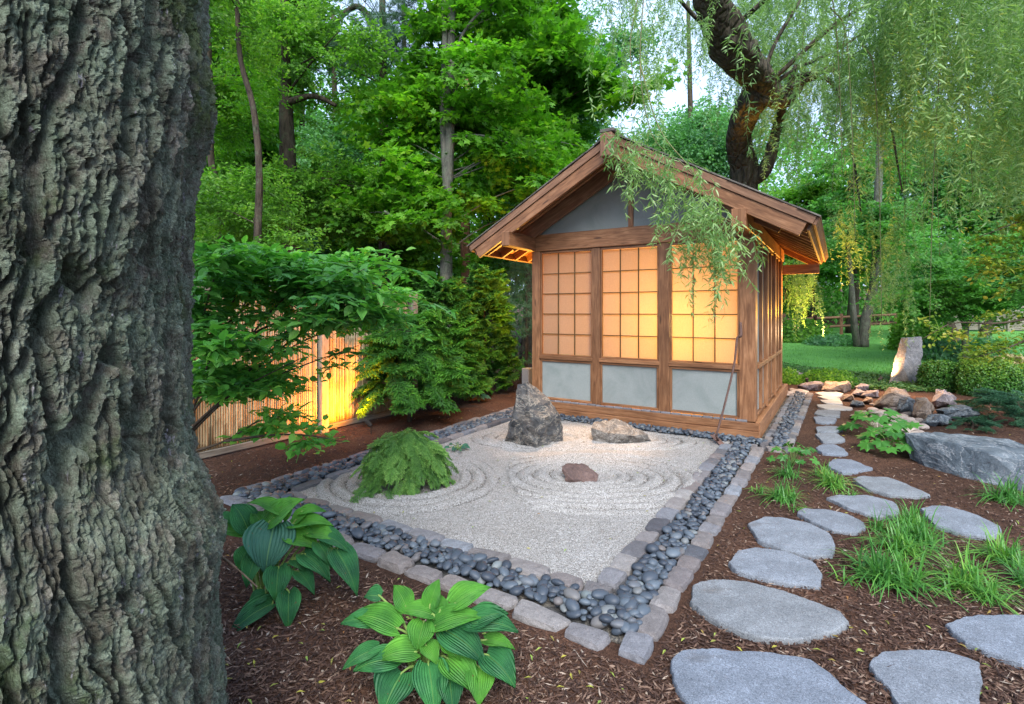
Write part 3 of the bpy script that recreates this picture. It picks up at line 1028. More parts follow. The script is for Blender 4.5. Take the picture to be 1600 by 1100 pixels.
# corner posts
for (x0, x1, y0, y1) in ((-3.10, -2.965, YF, .30), (-.235, -.055, YF, .30), (-.235, -.055, YB - .16, YB), (-3.10, -2.965, YB - .16, YB)):
    board('post', CE, th, (x0, y0, .19), (x1, y1, 2.39), .006)
for (x0, x1) in ((-2.135, -2.015), (-1.205, -1.06)):
    board('post', CE, th, (x0, YF + .005, .20), (x1, .24, 2.385), .005)
# front beam and plates
board('tie_beam', CE, th, (-3.06, YF - .012, 2.388), (-.12, .26, 2.63), .006)
for x0, x1 in ((-3.16, -3.03), (-.205, -.06)):
    board('plate_beam', CE, th, (x0, -.62, 2.40), (x1, 3.98, 2.60), .008)
board('tie_beam', CE, th, (-3.06, YB - .15, 2.388), (-.12, YB, 2.6), .006)
board('ridge_beam', CO, th, (RX - .075, -.74, 3.36), (RX + .075, 4.1, 3.64), .008)
board('king_post', CE, th, (RX - .035, YF + .01, 2.632), (RX + .035, YF + .08, 3.36), .004)
# gable panels
for yy in (YF + .03, YB - .06):
    bm = bmesh.new()
    f = [(-3.05, 2.60), (-.11, 2.60), (RX + .02, 3.44), (RX - .02, 3.44)]
    vs = [bm.verts.new((p[0], yy, p[1])) for p in f] + [bm.verts.new((p[0], yy + .03, p[1])) for p in f]
    bm.faces.new(vs[:4]); bm.faces.new(vs[7:3:-1])
    for k in range(4): bm.faces.new((vs[k], vs[k + 4], vs[(k + 1) % 4 + 4], vs[(k + 1) % 4]))
    bmesh.ops.recalc_face_normals(bm, faces=bm.faces[:])
    me = bpy.data.meshes.new('gable_panel'); bm.to_mesh(me); bm.free()
    link('gable_panel', me, PL, th)


def screen_bay(x0, x1):
    # sill and rails
    board('window_sill', CE, th, (x0 - .01, YF - .012, .800), (x1 + .01, .2, .852), .005)
    for z0, z1 in ((.213, .242), (.765, .797)):
        board('panel_rail', CE, th, (x0 + .002, YF + .012, z0), (x1 - .002, .17, z1), .004)
    for xx in (x0 + .002, x1 - .026):
        board('panel_stile', CE, th, (xx, YF + .012, .244), (xx + .024, .17, .763), .003)
    board('wall_panel', PL, th, (x0 + .02, YF + .035, .24), (x1 - .02, YF + .06, .77), .002)
    wdw = link('window', box_mesh('window', (x0 + .001, YF + .02, 2.350), (x1 - .001, .18, 2.385), .003), CE, th)
    for xx in (x0 + .002, x1 - .022):
        board('window_frame', CE, wdw, (xx, YF + .02, .874), (xx + .020, .17, 2.348), .003)
    board('window_frame', CE, wdw, (x0 + .002, YF + .02, .854), (x1 - .002, .17, .872), .003)
    a0, a1, z0, z1 = x0 + .024, x1 - .024, .874, 2.347
    nx, nz = 3, 5
    for i in range(nx):
        for j in range(nz):
            board('pane', M['paper'], wdw, (a0 + (a1 - a0) * i / nx + .0005, YF + .062, z0 + (z1 - z0) * j / nz + .0005),
                  (a0 + (a1 - a0) * (i + 1) / nx - .0005, YF + .064, z0 + (z1 - z0) * (j + 1) / nz - .0005), 0)
    for i in range(1, nx):
        xx = a0 + (a1 - a0) * i / nx
        board('muntin', M['muntin'], wdw, (xx - .006, YF + .038, z0), (xx + .006, YF + .060, z1), .001)
    for j in range(1, nz):
        zz = z0 + (z1 - z0) * j / nz
        board('muntin', M['muntin'], wdw, (a0, YF + .044, zz - .006), (a1, YF + .0595, zz + .006), .001)


screen_bay(-2.965, -2.135); screen_bay(-2.015, -1.205); screen_bay(-1.06, -.235)
# side walls
for sx, xo in ((-1, XR - .02), (1, XL + .02)):
    xa, xb_ = (xo - .05, xo - .02) if sx < 0 else (xo + .02, xo + .05)
    ys_ = [.30, 1.32, 2.36, YB - .16]
    for j in range(3):
        y0, y1 = ys_[j] + .05, ys_[j + 1] - .05
        board('wall_panel', PL, th, (xa, y0 - .03, .24), (xb_, y1 + .03, .80), .002)
        board('wall_panel', PL, th, (xa, y0 - .03, .85), (xb_, y1 + .03, 2.36), .002)
        f0, f1 = (xa, xo + .012) if sx < 0 else (xo - .012, xb_)
        board('panel_rail', CE, th, (f0, y0, .205), (f1, y1, .245), .003)
        board('wall_rail', CE, th, (f0, y0, .80), (f1 + (.025 if sx < 0 else 0), y1, .852), .003)
        board('panel_rail', CE, th, (f0, y0, 2.35), (f1, y1, 2.385), .003)
        board('batten', CE, th, (f0, (y0 + y1) / 2 - .03, .246), (f1 + .01, (y0 + y1) / 2 + .03, .798), .003)
        board('batten', CE, th, (f0, (y0 + y1) / 2 - .03, .854), (f1 + .01, (y0 + y1) / 2 + .03, 2.348), .003)
    for yy in ys_[1:3]:
        if sx < 0: board('post', CE, th, (xo - .1, yy - .05, .2), (xo + .035, yy + .05, 2.388), .005)
        else: board('post', CE, th, (xo - .035, yy - .05, .2), (xo + .1, yy + .05, 2.388), .005)
board('wall_panel', M['inside'], th, (-2.96, YB - .08, .2), (-.24, YB - .05, 2.39), .002)
board('ceiling_panel', M['inside'], th, (-3.0, .27, 2.52), (-.1, YB - .16, 2.55), .002)
# roof
ang = math.atan(SL)
YR0, YR1 = -.55, 3.98
for s in (-1, 1):
    ry = ang if s > 0 else -ang
    rp = (RX, 0, RZ - .035)
    Ls = 2.17 / math.cos(ang)

    def slope(name, m, u0, u1, y0, y1, z0, z1, bev=.004):
        lo = (u0, y0, z0) if s > 0 else (-u1, y0, z0)
        hi = (u1, y1, z1) if s > 0 else (-u0, y1, z1)
        return board(name, m, th, lo, hi, bev, rp, (0, ry, 0))
    # sheathing planks running along the building
    nb = 15
    for k in range(nb):
        u0 = .0 + (Ls - .03) * k / nb
        slope('roof_plank', CE, u0 + .002, u0 + (Ls - .03) / nb - .002, YR0 + .06, YR1 - .06, -.045, -.022, .002)
    # shingle courses
    nc = 13
    for k in range(nc):
        u0 = Ls * k / nc + .03
        slope('shingle_course', M['shingle'], max(.0, u0 - .04), u0 + Ls / nc + random.uniform(0, .012), YR0 - .02 - random.uniform(0, .02), YR1 + .02 + random.uniform(0, .02), .002 + .0008 * (nc - k), .016 + .0012 * (nc - k) , .002)
    for yy, y2 in ((YR0, YR0 + .045), (YR1 - .045, YR1)):
        slope('barge_trim', CO, .03, Ls, yy - .018, y2 - .002, -.085, .001)
        slope('barge_board', CE if yy < 0 else CO, .03, Ls - .05, yy, y2, -.235, -.087)
    slope('fascia_board', CO, Ls - .03, Ls, YR0 + .047, YR1 - .047, -.15, .0)
    slope('gutter_trim', CO, Ls + .001, Ls + .03, YR0, YR1, -.085, .0)
    for k in range(11):
        yy = YR0 + .28 + k * .40
        slope('rafter', CE, .09, Ls - .035, yy, yy + .045, -.155, -.047)
    slope('rafter', CO, .10, Ls - .32, YF - .1, YF - .045, -.24, -.047)
board('eave_tie', CE, th, (-.05, 3.5, 2.14), (.50, 3.54, 2.30), .004)
board('ridge_cap', M['shingle'], th, (RX - .09, YR0 - .16, 3.655), (RX + .09, YR1 + .1, 3.70), .008)
# hook with ring on side post
tube('door_pull', [(.0, 3.3, 1.9), (.02, 3.3, 1.8), (.0, 3.3, 1.7)], .008, M['lamp_metal'], th, 5, 0, 3)


# ------------------------------------------------------------------ lights
def lamp_light(name, kind, loc, power, col, size=.05, aim=None, spot=60, parent=None):
    l = bpy.data.lights.new(name, kind)
    l.energy = power; l.color = col; l.shadow_soft_size = size
    if kind == 'SPOT':
        l.spot_size = R(spot); l.spot_blend = .8
    o = bpy.data.objects.new(name, l)
    o.location = loc
    if aim is not None:
        o.rotation_euler = (Vector(aim) - Vector(loc)).to_track_quat('-Z', 'Y').to_euler()
    C.objects.link(o)
    return o


WARM = (1, .50, .13)


def fixture(loc, aim, label, cat='garden light', power=20, col=WARM, spot=80, name='garden_uplight'):
    r_ = empty(name, loc)
    tag(r_, label, cat)
    d = (Vector(aim) - Vector(loc)).normalized()
    q = d.to_track_quat('Z', 'Y').to_euler()
    a = Acc()
    pts = [Vector((0, 0, 0)), d * .09]
    V, T = tube_arrays(pts, [.022, .032], 10)
    sh = link('lamp_hood', tri_mesh('lamp_hood', V, T, False), M['lamp_metal'], r_)
    V, T = tube_arrays([Vector((0, 0, -.12)), Vector((0, 0, -.01))], [.006, .006], 5)
    link('stake', tri_mesh('stake', V, T), M['lamp_metal'], r_)
    lamp_light(name + '_light', 'SPOT', Vector(loc) + d * .13, power, col, .03, aim, spot)
    return r_


# inside lantern (paper globe on the floor gives the glow)
lant = empty('paper_lantern', (-1.05, 1.05, 1.25))
tag(lant, 'round paper lantern glowing behind the right hand screens', 'lantern')
lamp_light('lantern_light', 'POINT', (-.98, 1.0, 1.3), 62, (1, .60, .15), .2)
V, T = ico(3)
em, ent = newmat('lantern shade')
e_ = nd(ent, 'Emission', {'Color': (1, .55, .2, 1), 'Strength': 2.0}); nd(ent, 'OutputMaterial', {'Surface': e_.outputs[0]})
link('lantern_shade', tri_mesh('lantern_shade', V * .035, T, True), em, lant)
lamp_light('room_fill_light', 'POINT', (-2.2, 1.7, 1.9), 10, (1, .36, .18), .2)

fixture((-4.05, -2.15, .10), (-4.72, -2.4, .75), 'small bronze spotlight shining up the bamboo fence', power=70, col=(1, .30, .01), spot=150)
fixture((-3.75, 2.6, .12), (-3.5, 1.2, 2.4), 'small bronze spotlight behind the teahouse corner by the hostas', power=150, col=(1, .62, .12), spot=85)
lamp_light('eave_light', 'POINT', (-3.42, .7, 1.75), 26, (1, .42, .05), .05)
fixture((.42, 4.25, 1.35), (.30, 3.3, 2.4), 'small bronze spotlight near the rear right corner of the teahouse', power=130, col=(1, .45, .05), spot=110)
fixture((.25, 5.1, .1), tuple(P(1250, 470, 9.8)), 'small bronze spotlight shining up the willow shoots by the teahouse', power=300, col=(1, .60, .10), spot=26)
fixture((1.45, 6.15, .12), (1.86, 6.6, .5), 'small bronze spotlight in front of the standing stone', power=60, col=(1, .5, .2), spot=66)
lamp_light('path_light', 'POINT', (.5, 4.9, 1.1), 26, (1, .58, .28), .06)
lamp_light('rock_light', 'SPOT', (1.1, 4.9, 2.7), 300, (1, .6, .32), .06, (1.55, 4.3, 0), 60)
lamp_light('gravel_light', 'SPOT', (-2.0, -.45, 2.35), 120, (1, .64, .36), .06, (-1.75, -1.1, 0), 50)

# ================================================================== STEPPING STONES
def slab(poly, label, m='flag', zt=.028, th_=.07):
    pts = [G(x, y, zt) for x, y in poly]
    n = len(pts)
    out = []
    for i in range(n):                       # resample round the edge
        a_, b_, c_, d_ = pts[i - 1], pts[i], pts[(i + 1) % n], pts[(i + 2) % n]
        for k in range(9):
            t = k / 9
            q = .5 * ((2 * b_) + (c_ - a_) * t + (2 * a_ - 5 * b_ + 4 * c_ - d_) * t * t + (3 * b_ - a_ - 3 * c_ + d_) * t ** 3)
            q = q.lerp(b_.lerp(c_, t), .75)
            q += noise.noise_vector(Vector((q.x * 9, q.y * 9, 0))) * .014 + noise.noise_vector(Vector((q.x * 37, q.y * 37, 5))) * .007
            out.append(Vector((q.x, q.y, 0)))
    c = sum(out, Vector()) / len(out)
    z0 = gz(c.x, c.y)
    rings = [(1.01, zt - th_), (1.008, zt - .02), (1.0, zt - .006), (.985, zt), (.8, zt + .002), (.55, zt + .003), (.28, zt + .003)]
    V = []
    for k, z in rings:
        for q in out:
            p = c + (q - c) * k
            V.append((p.x - c.x, p.y - c.y, z + .006 * noise.noise(Vector((p.x * 4, p.y * 4, 3))) + .003 * noise.noise(Vector((p.x * 14, p.y * 14, 3)))))
    V.append((0, 0, zt + .003))
    m_ = len(out)
    T = grid_tris(len(rings), m_, True)
    k = np.arange(m_)
    T = np.vstack([T, np.stack([np.full(m_, len(V) - 1), (len(rings) - 1) * m_ + k, (len(rings) - 1) * m_ + (k + 1) % m_], -1)])
    me = tri_mesh('stepping_stone', np.array(V), T, False)
    o = link('stepping_stone', me, M[m], None, (c.x, c.y, z0), (0, 0, 0))
    tag(o, label, 'stepping stone', 'stepping stones of the garden path')
    bm = bmesh.new(); bm.from_mesh(me); bmesh.ops.recalc_face_normals(bm, faces=bm.faces[:]); bm.to_mesh(me); bm.free()
    STONES.append((c, max((q - c).length for q in out), out))
    return o


STONES = []
slab([(1050, 1030), (1065, 1017), (1115, 1012), (1200, 1018), (1265, 1030), (1310, 1060), (1355, 1100), (1380, 1135), (1300, 1165), (1120, 1160), (1075, 1105), (1055, 1065)], 'largest grey slab at the bottom edge below the border corner, faint pale streak across it')
slab([(1360, 1040), (1375, 1018), (1405, 1014), (1480, 1018), (1532, 1035), (1536, 1060), (1530, 1105), (1480, 1140), (1420, 1115), (1390, 1080)], 'shield shaped blue grey slab at the bottom right, right of the largest slab')
slab([(1478, 975), (1510, 962), (1560, 960), (1640, 962), (1700, 985), (1690, 1050), (1640, 1050), (1575, 1030), (1510, 1003)], 'grey slab cut by the right edge of the view, nearest one below the lily turf')
slab([(1078, 938), (1085, 915), (1105, 904), (1160, 907), (1215, 920), (1270, 938), (1315, 955), (1323, 970), (1300, 985), (1240, 998), (1180, 993), (1130, 975), (1095, 955)], 'long blunt wedge slab beside the near border corner, second in the path')
slab([(1140, 878), (1150, 860), (1180, 855), (1230, 862), (1270, 878), (1284, 895), (1280, 915), (1240, 912), (1180, 900), (1150, 890)], 'medium oval slab just above the long wedge slab')
slab([(1170, 818), (1190, 808), (1215, 807), (1260, 815), (1295, 832), (1305, 850), (1300, 866), (1270, 868), (1220, 858), (1185, 842)], 'rounded oblong slab beside the pebble strip, left of the big lily turf clump')
slab([(1246, 800), (1255, 794), (1290, 795), (1325, 803), (1350, 815), (1353, 823), (1335, 832), (1300, 827), (1265, 813)], 'small narrow slab pointing at the big lily turf clump')
slab([(1293, 777), (1310, 773), (1355, 773), (1395, 783), (1405, 795), (1400, 805), (1370, 808), (1330, 795)], 'half round slab touching the back of the big lily turf clump')
slab([(1440, 795), (1455, 789), (1480, 790), (1530, 805), (1562, 822), (1565, 832), (1545, 838), (1500, 832), (1460, 820)], 'elongated slab lying behind the right part of the lily turf')
slab([(1332, 748), (1350, 744), (1385, 745), (1420, 757), (1451, 772), (1440, 775), (1390, 773), (1355, 763)], 'flat brownish grey triangular slab in front of the big boulder')
slab([(1294, 722), (1305, 717), (1330, 718), (1362, 731), (1340, 737), (1315, 738), (1298, 730)], 'pointed slab behind the small lily turf, below the narrow row of stones')
slab([(1274, 699), (1285, 694), (1303.5, 694), (1317, 700), (1325, 708), (1312, 710), (1285, 707)], 'nearest stone of the straight row beside the teahouse, ragged oval')
slab([(1274, 677.5), (1294, 676), (1308, 677), (1321.5, 686.5), (1312, 690), (1285.5, 690)], 'second stone of the straight row, pointed at its right end')
slab([(1275, 667), (1292, 665), (1308, 666), (1316.6, 670), (1303.5, 675), (1276, 672.6)], 'third stone of the straight row, thin lens shape')
slab([(1271.6, 651), (1282, 650), (1307, 653), (1303.5, 659), (1289, 661), (1274, 659)], 'fourth stone of the straight row, short with a notched right end')
slab([(1277, 640), (1312, 641.5), (1312, 650), (1290, 650), (1273, 646)], 'fifth stone of the straight row, nearly rectangular')
slab([(1276.5, 631.7), (1305, 632), (1331, 636.6), (1330, 639), (1292, 639), (1278, 635)], 'sixth stone of the straight row, the longest and palest', 'flag_lamplit')
slab([(1280.6, 625), (1312, 624), (1316, 631), (1292, 630)], 'seventh stone of the straight row, pale and warm lit', 'flag_lamplit')
slab([(1277, 618.6), (1298.6, 618), (1313, 622.7), (1294, 624)], 'eighth stone of the straight row, slim pale sliver', 'flag_lamplit')
slab([(1274, 613.7), (1298.6, 610), (1318, 615), (1308, 620), (1285.5, 618)], 'last stone of the straight row against the low rocks', 'flag_lamplit')
slab([(1234, 611), (1250, 607), (1264, 611), (1258, 616), (1240, 615)], 'flat warm paving stone behind the pebble channel at the teahouse rear', 'flag_lamplit')

# ================================================================== ROCKS IN THE GRAVEL
def fl(px, py, b, z=None):
    return P(px, py, b)


b0 = 5.95
bR = 1.5 * 803 / (692 - 486.5)
rock('standing_rock', [P(787, 691, bR), P(880, 692, bR - .05), P(840, 702, bR - .25), P(806, 618, bR), P(809, 601, bR + .05), P(822, 596, bR), P(832, 598, bR + .1),
                       P(862, 628, bR), P(869, 645, bR - .1), P(879, 660, bR), P(826, 640, bR - .22), P(845, 655, bR - .24), P(800, 660, bR - .12), P(815, 690, bR + .45), P(872, 690, bR + .45), P(850, 640, bR + .35), P(820, 608, bR + .25)],
     M['rock_dark'], amp=.035, fine=.018, label='tall pointed dark rock standing in the raked gravel', seed=1)
bF = 1.5 * 803 / (692 - 486.5)
rock('flat_rock', [P(926, 688, bF), P(955, 696, bF - .05), P(1018, 689, bF + .05), P(923, 668, bF), P(930, 658, bF + .2), P(962, 655, bF + .25), P(1000, 672, bF + .2), P(1012, 678, bF + .05), P(950, 676, bF - .08), P(985, 680, bF - .08),
                   P(930, 676, bF + .5), P(1010, 680, bF + .5)], M['rock_slab'], amp=.03, fine=.014, label='low broad speckled rock in the gravel in front of the teahouse', seed=2)
bD = 1.5 * 803 / (756 - 486.5)
rock('red_rock', [P(884, 752, bD), P(905, 761, bD - .04), P(930, 760, bD - .04), P(938, 742, bD + .03), P(878, 733, bD + .05), P(880, 724, bD + .12), P(912, 723, bD + .2), P(925, 733, bD + .1), P(892, 748, bD - .03), P(934, 738, bD + .1), P(905, 750, bD - .05), P(925, 750, bD + .3)],
     M['rock_red'], amp=.04, fine=.018, label='small reddish purple rock at the centre of the raked rings', seed=3)
b6 = 5.3
# ================================================================== BOULDERS ON THE RIGHT
rock('big_boulder', [P(1421, 719, 5.2), P(1446, 730, 4.98), P(1476, 738, 4.8), P(1508, 748, 4.62), P(1552, 758, 4.45), P(1640, 790, 4.1), P(1413, 676, 5.25), P(1424, 690, 5.15), P(1460, 686, 4.95), P(1504, 694, 4.75), P(1520, 703, 4.65), P(1552, 711, 4.5),
                     P(1650, 735, 4.2), P(1460, 674, 5.5), P(1508, 678, 5.4), P(1544, 686, 5.2), P(1575, 686, 5.1), P(1610, 700, 5.0), P(1660, 730, 4.9), P(1420, 690, 5.8), P(1600, 730, 5.3), P(1700, 760, 4.8)],
     M['rock_blue'], amp=.016, fine=.009, label='largest boulder, long blue grey with a flat top, right of the path', seed=4)
BR = [
    ('rock_purple', 'mauve pyramid rock topping the low rocks by the teahouse corner', [(1223, 592), (1234, 582), (1247, 578), (1258, 584), (1265, 592), (1244, 600)], 591, .35),
    ('rock_purple', 'flat mauve rock below the pyramid rock', [(1243, 602), (1268, 595), (1289, 597), (1290, 610), (1262, 612)], 610, .4),
    ('rock_tan', 'broad pinkish rock behind the end of the stepping stones', [(1283, 609), (1289, 595), (1326, 596), (1331, 602), (1320, 614), (1296, 613)], 614, .4),
    ('rock_purple', 'small dark mauve wedge right of the broad pinkish rock', [(1330, 616), (1338, 606), (1352, 612), (1348, 620)], 620, .25),
    ('rock_purple', 'long low rock half hidden under the ground cover', [(1335, 604), (1346, 599), (1360, 601), (1356, 610), (1340, 611)], 610, .25),
    ('rock_purple', 'pale rock between the two mauve wedges and the tan boulder', [(1343, 618), (1356, 609), (1372, 609), (1374, 620), (1352, 622)], 622, .3),
    ('rock_tan', 'little rounded tan rock at the path end', [(1315, 626), (1318, 617), (1333, 615), (1336, 625)], 627, .2),
    ('rock_blue', 'small blue black rock with a rusty face beside the path', [(1327, 632), (1332, 624), (1348, 627), (1352, 633), (1338, 636)], 636, .2),
    ('rock_tan', 'small tan rock right of the blue black one', [(1347, 628), (1354, 620), (1364, 622), (1363, 630)], 631, .2),
    ('rock_tan', 'largest tan boulder of the heap below the standing stone', [(1364, 634), (1376, 618), (1390, 605), (1412, 606), (1424, 618), (1418, 640), (1392, 640)], 640, .55),
    ('rock_blue', 'upright blue boulder with an orange left face', [(1400, 642), (1404, 622), (1420, 619), (1430, 625), (1424, 644), (1412, 648)], 648, .3),
    ('rock_tan', 'tan boulder leaning against the upright blue one', [(1426, 650), (1430, 621), (1450, 621), (1461, 636), (1452, 652), (1436, 656)], 655, .4),
    ('rock_purple', 'peaked grey and rust boulder under the clipped box bushes', [(1456, 628), (1462, 608), (1476, 608), (1496, 622), (1486, 634), (1464, 636)], 640, .4),
    ('rock_blue', 'low blue slab in front of the boulder heap', [(1440, 662), (1450, 648), (1470, 645), (1488, 652), (1480, 663), (1456, 666)], 666, .35),
    ('rock_blue', 'wide flat blue grey rock beside the juniper', [(1462, 640), (1500, 632), (1520, 636), (1529, 647), (1510, 655), (1480, 655)], 656, .4),
    ('rock_tan', 'flat pinkish rock at the path side behind the lobed leaf plant', [(1326, 650), (1338, 641), (1354, 641), (1356, 650), (1340, 658)], 657, .25),
    ('rock_tan', 'small brown rock at the foot of the standing stone', [(1427, 598), (1430, 588), (1444, 587), (1447, 597)], 599, .3),
]
for i, (mm, lb, px, base, dp) in enumerate(BR):
    b = 1.5 * 803 / (base - 486.5)
    cx = sum(p[0] for p in px) / len(px); cy = sum(p[1] for p in px) / len(px)
    pts = [P(x, y, b + (.0 if y > cy else dp * .45)) for x, y in px] + [P(cx + (x - cx) * .7, cy + (y - cy) * .6, b - .08) for x, y in px[::2]] + [P(cx + (x - cx) * .9, base - 2, b + dp) for x, y in px]
    rock('boulder', pts, M[mm], amp=.04, fine=.014, label=lb, group='boulders heaped beside the path', seed=10 + i)
bS = 10.4
rock('standing_stone', [P(1388, 600, bS), P(1424, 602, bS - .1), P(1436, 598, bS), P(1400, 560, bS), P(1407, 528, bS), P(1440, 526, bS), P(1443, 550, bS), P(1437, 575, bS), P(1419, 528, bS - .15), P(1412, 575, bS - .18), P(1395, 600, bS + .5), P(1434, 600, bS + .5), P(1412, 528, bS + .35), P(1438, 528, bS + .35)],
     M['rock_stand'], amp=.015, fine=.008, label='tall leaning granite stone with a warm lit left face at the lawn edge', cat='standing stone', seed=40)
# light river stones between the boulders
riv = empty('river_stones', (0, 0, 0))
tag(riv, 'drift of pale rounded stones between the boulders and the path', 'river stones')
m_riv = m_noise('pale river stone', [(.3, (.34, .26, .22)), (.7, (.55, .47, .42))], 9, rand=.3)
riv_me = [me.copy() for me in peb_me[:3]]
for me in riv_me:
    me.materials.clear(); me.materials.append(m_riv)
for i in range(150):
    px, py = random.uniform(1362, 1452), random.uniform(632, 684)
    if abs((px - 1362) - (py - 632) * 1.1) > 45: continue
    o = bpy.data.objects.new('river_stone', random.choice(riv_me))
    p = G(px, py, 0); r_ = random.uniform(.035, .075)
    o.location = (p.x, p.y, .015); o.scale = (r_ * 1.3, r_, r_ * .6); o.rotation_euler = (0, 0, random.uniform(0, 6)); o.parent = riv
    C.objects.link(o)
for i in range(40):
    p = Vector((random.uniform(-.04, .24), random.uniform(3.75, 4.6), .012)); r_ = random.uniform(.03, .055)
    o = bpy.data.objects.new('river_stone', random.choice(riv_me))
    o.location = p; o.scale = (r_ * 1.3, r_, r_ * .6); o.rotation_euler = (0, 0, random.uniform(0, 6)); o.parent = riv
    C.objects.link(o)

# ================================================================== HOE leaning on the corner post
hoe = empty('garden_hoe', (0, 0, 0))
tag(hoe, 'rusty bent iron rod with a flat foot leaning on the teahouse front', 'garden tool')
tp, ft = P(1157, 504, 5.93), P(1119, 681, 5.62)
tube('rod', [ft, ft.lerp(tp, .3) + Vector((.02, 0, 0)), ft.lerp(tp, .62) + Vector((.028, 0, 0)), ft.lerp(tp, .85), ft.lerp(tp, .88) + Vector((.03, 0, 0)), tp], [.012, .012, .012, .013, .02, .016], M['metal_rust'], hoe, 7, .2)
bp = G(1122, 689, .03)
bl = board('blade', M['metal_rust'], hoe, (-.13, -.035, 0), (.13, .035, .012), .004, bp, (.0, .25, -.9))
tube('foot', [ft, Vector(bp) + Vector((0, 0, .01))], [.013, .016], M['metal_rust'], hoe, 6, 0, 2)
# grey box at the rear left corner
gb = link('utility_box', box_mesh('utility_box', (-.07, -.10, 0), (.07, .10, .52), .01), M['grey_box'], None, tuple(xy(825, 8.9)))
tag(gb, 'narrow pale grey utility box behind the left corner of the teahouse', 'utility box')

# ================================================================== BAMBOO FENCE
fe = empty('bamboo_fence', (-4.65, 0, 0))
tag(fe, 'bamboo cane fence with grey timber posts along the left bed', 'fence')


def cane_mesh(i, h=1.62):
    a = Acc(); r = .0112
    zs = [0]; rr = [r]
    z = random.uniform(.05, .3)
    while z < h - .03:
        zs += [z - .012, z - .004, z + .004, z + .012]; rr += [r, r * 1.16, r * 1.16, r * .98]
        z += random.uniform(.2, .3)
    zs.append(h); rr.append(r * .9)
    pts = [Vector((0, 0, q)) for q in zs]
    V, T = tube_arrays(pts, rr, 7)
    return tri_mesh('bamboo_cane', V, T, True)


canes = [cane_mesh(i) for i in range(6)]
for c_ in canes: c_.materials.append(M['bamboo'])
y = -4.2; k = 0
post_y = [-4.0, -2.40, -.8]
fm = Acc()
nc_ = 0
while y < -.8:
    if min(abs(y - q) for q in post_y) > .075:
        r = random.uniform(.85, 1.1)
        if -3.9 < y < 1.9 and nc_ < 300:
            o = bpy.data.objects.new('bamboo_cane', canes[k % 6])
            o.location = (random.uniform(-.004, .004), y, .09); o.rotation_euler = (random.gauss(0, .003), random.gauss(0, .002), random.uniform(0, 6)); o.scale = (r, r, random.uniform(.985, 1.0)); o.parent = fe
            C.objects.link(o); nc_ += 1
        else:
            V, T = tube_arrays([Vector((0, y, .09)), Vector((0, y, 1.70))], [.0125, .0125], 6)
            fm.add(V, T, .5)
    y += .026; k += 1
o = link('far_cane', fm.mesh('far_cane', True), M['bamboo'], fe); o['kind'] = 'stuff'
for q in post_y:
    board('fence_post', M['grey_wood'], fe, (-.04, q - .055, -.05), (.07, q + .055, 1.80), .006)
for i in range(len(post_y) - 1):
    y0, y1 = post_y[i] + .056, post_y[i + 1] - .056
    board('bottom_rail', M['grey_wood'], fe, (-.03, y0, .02), (.03, y1, .085), .004)
    board('top_rail', M['grey_wood'], fe, (-.05, y0, 1.71), (.06, y1, 1.76), .004)
    board('backing_board', M['bamboo_node'], fe, (-.055, y0, .09), (-.03, y1, 1.70), 0)

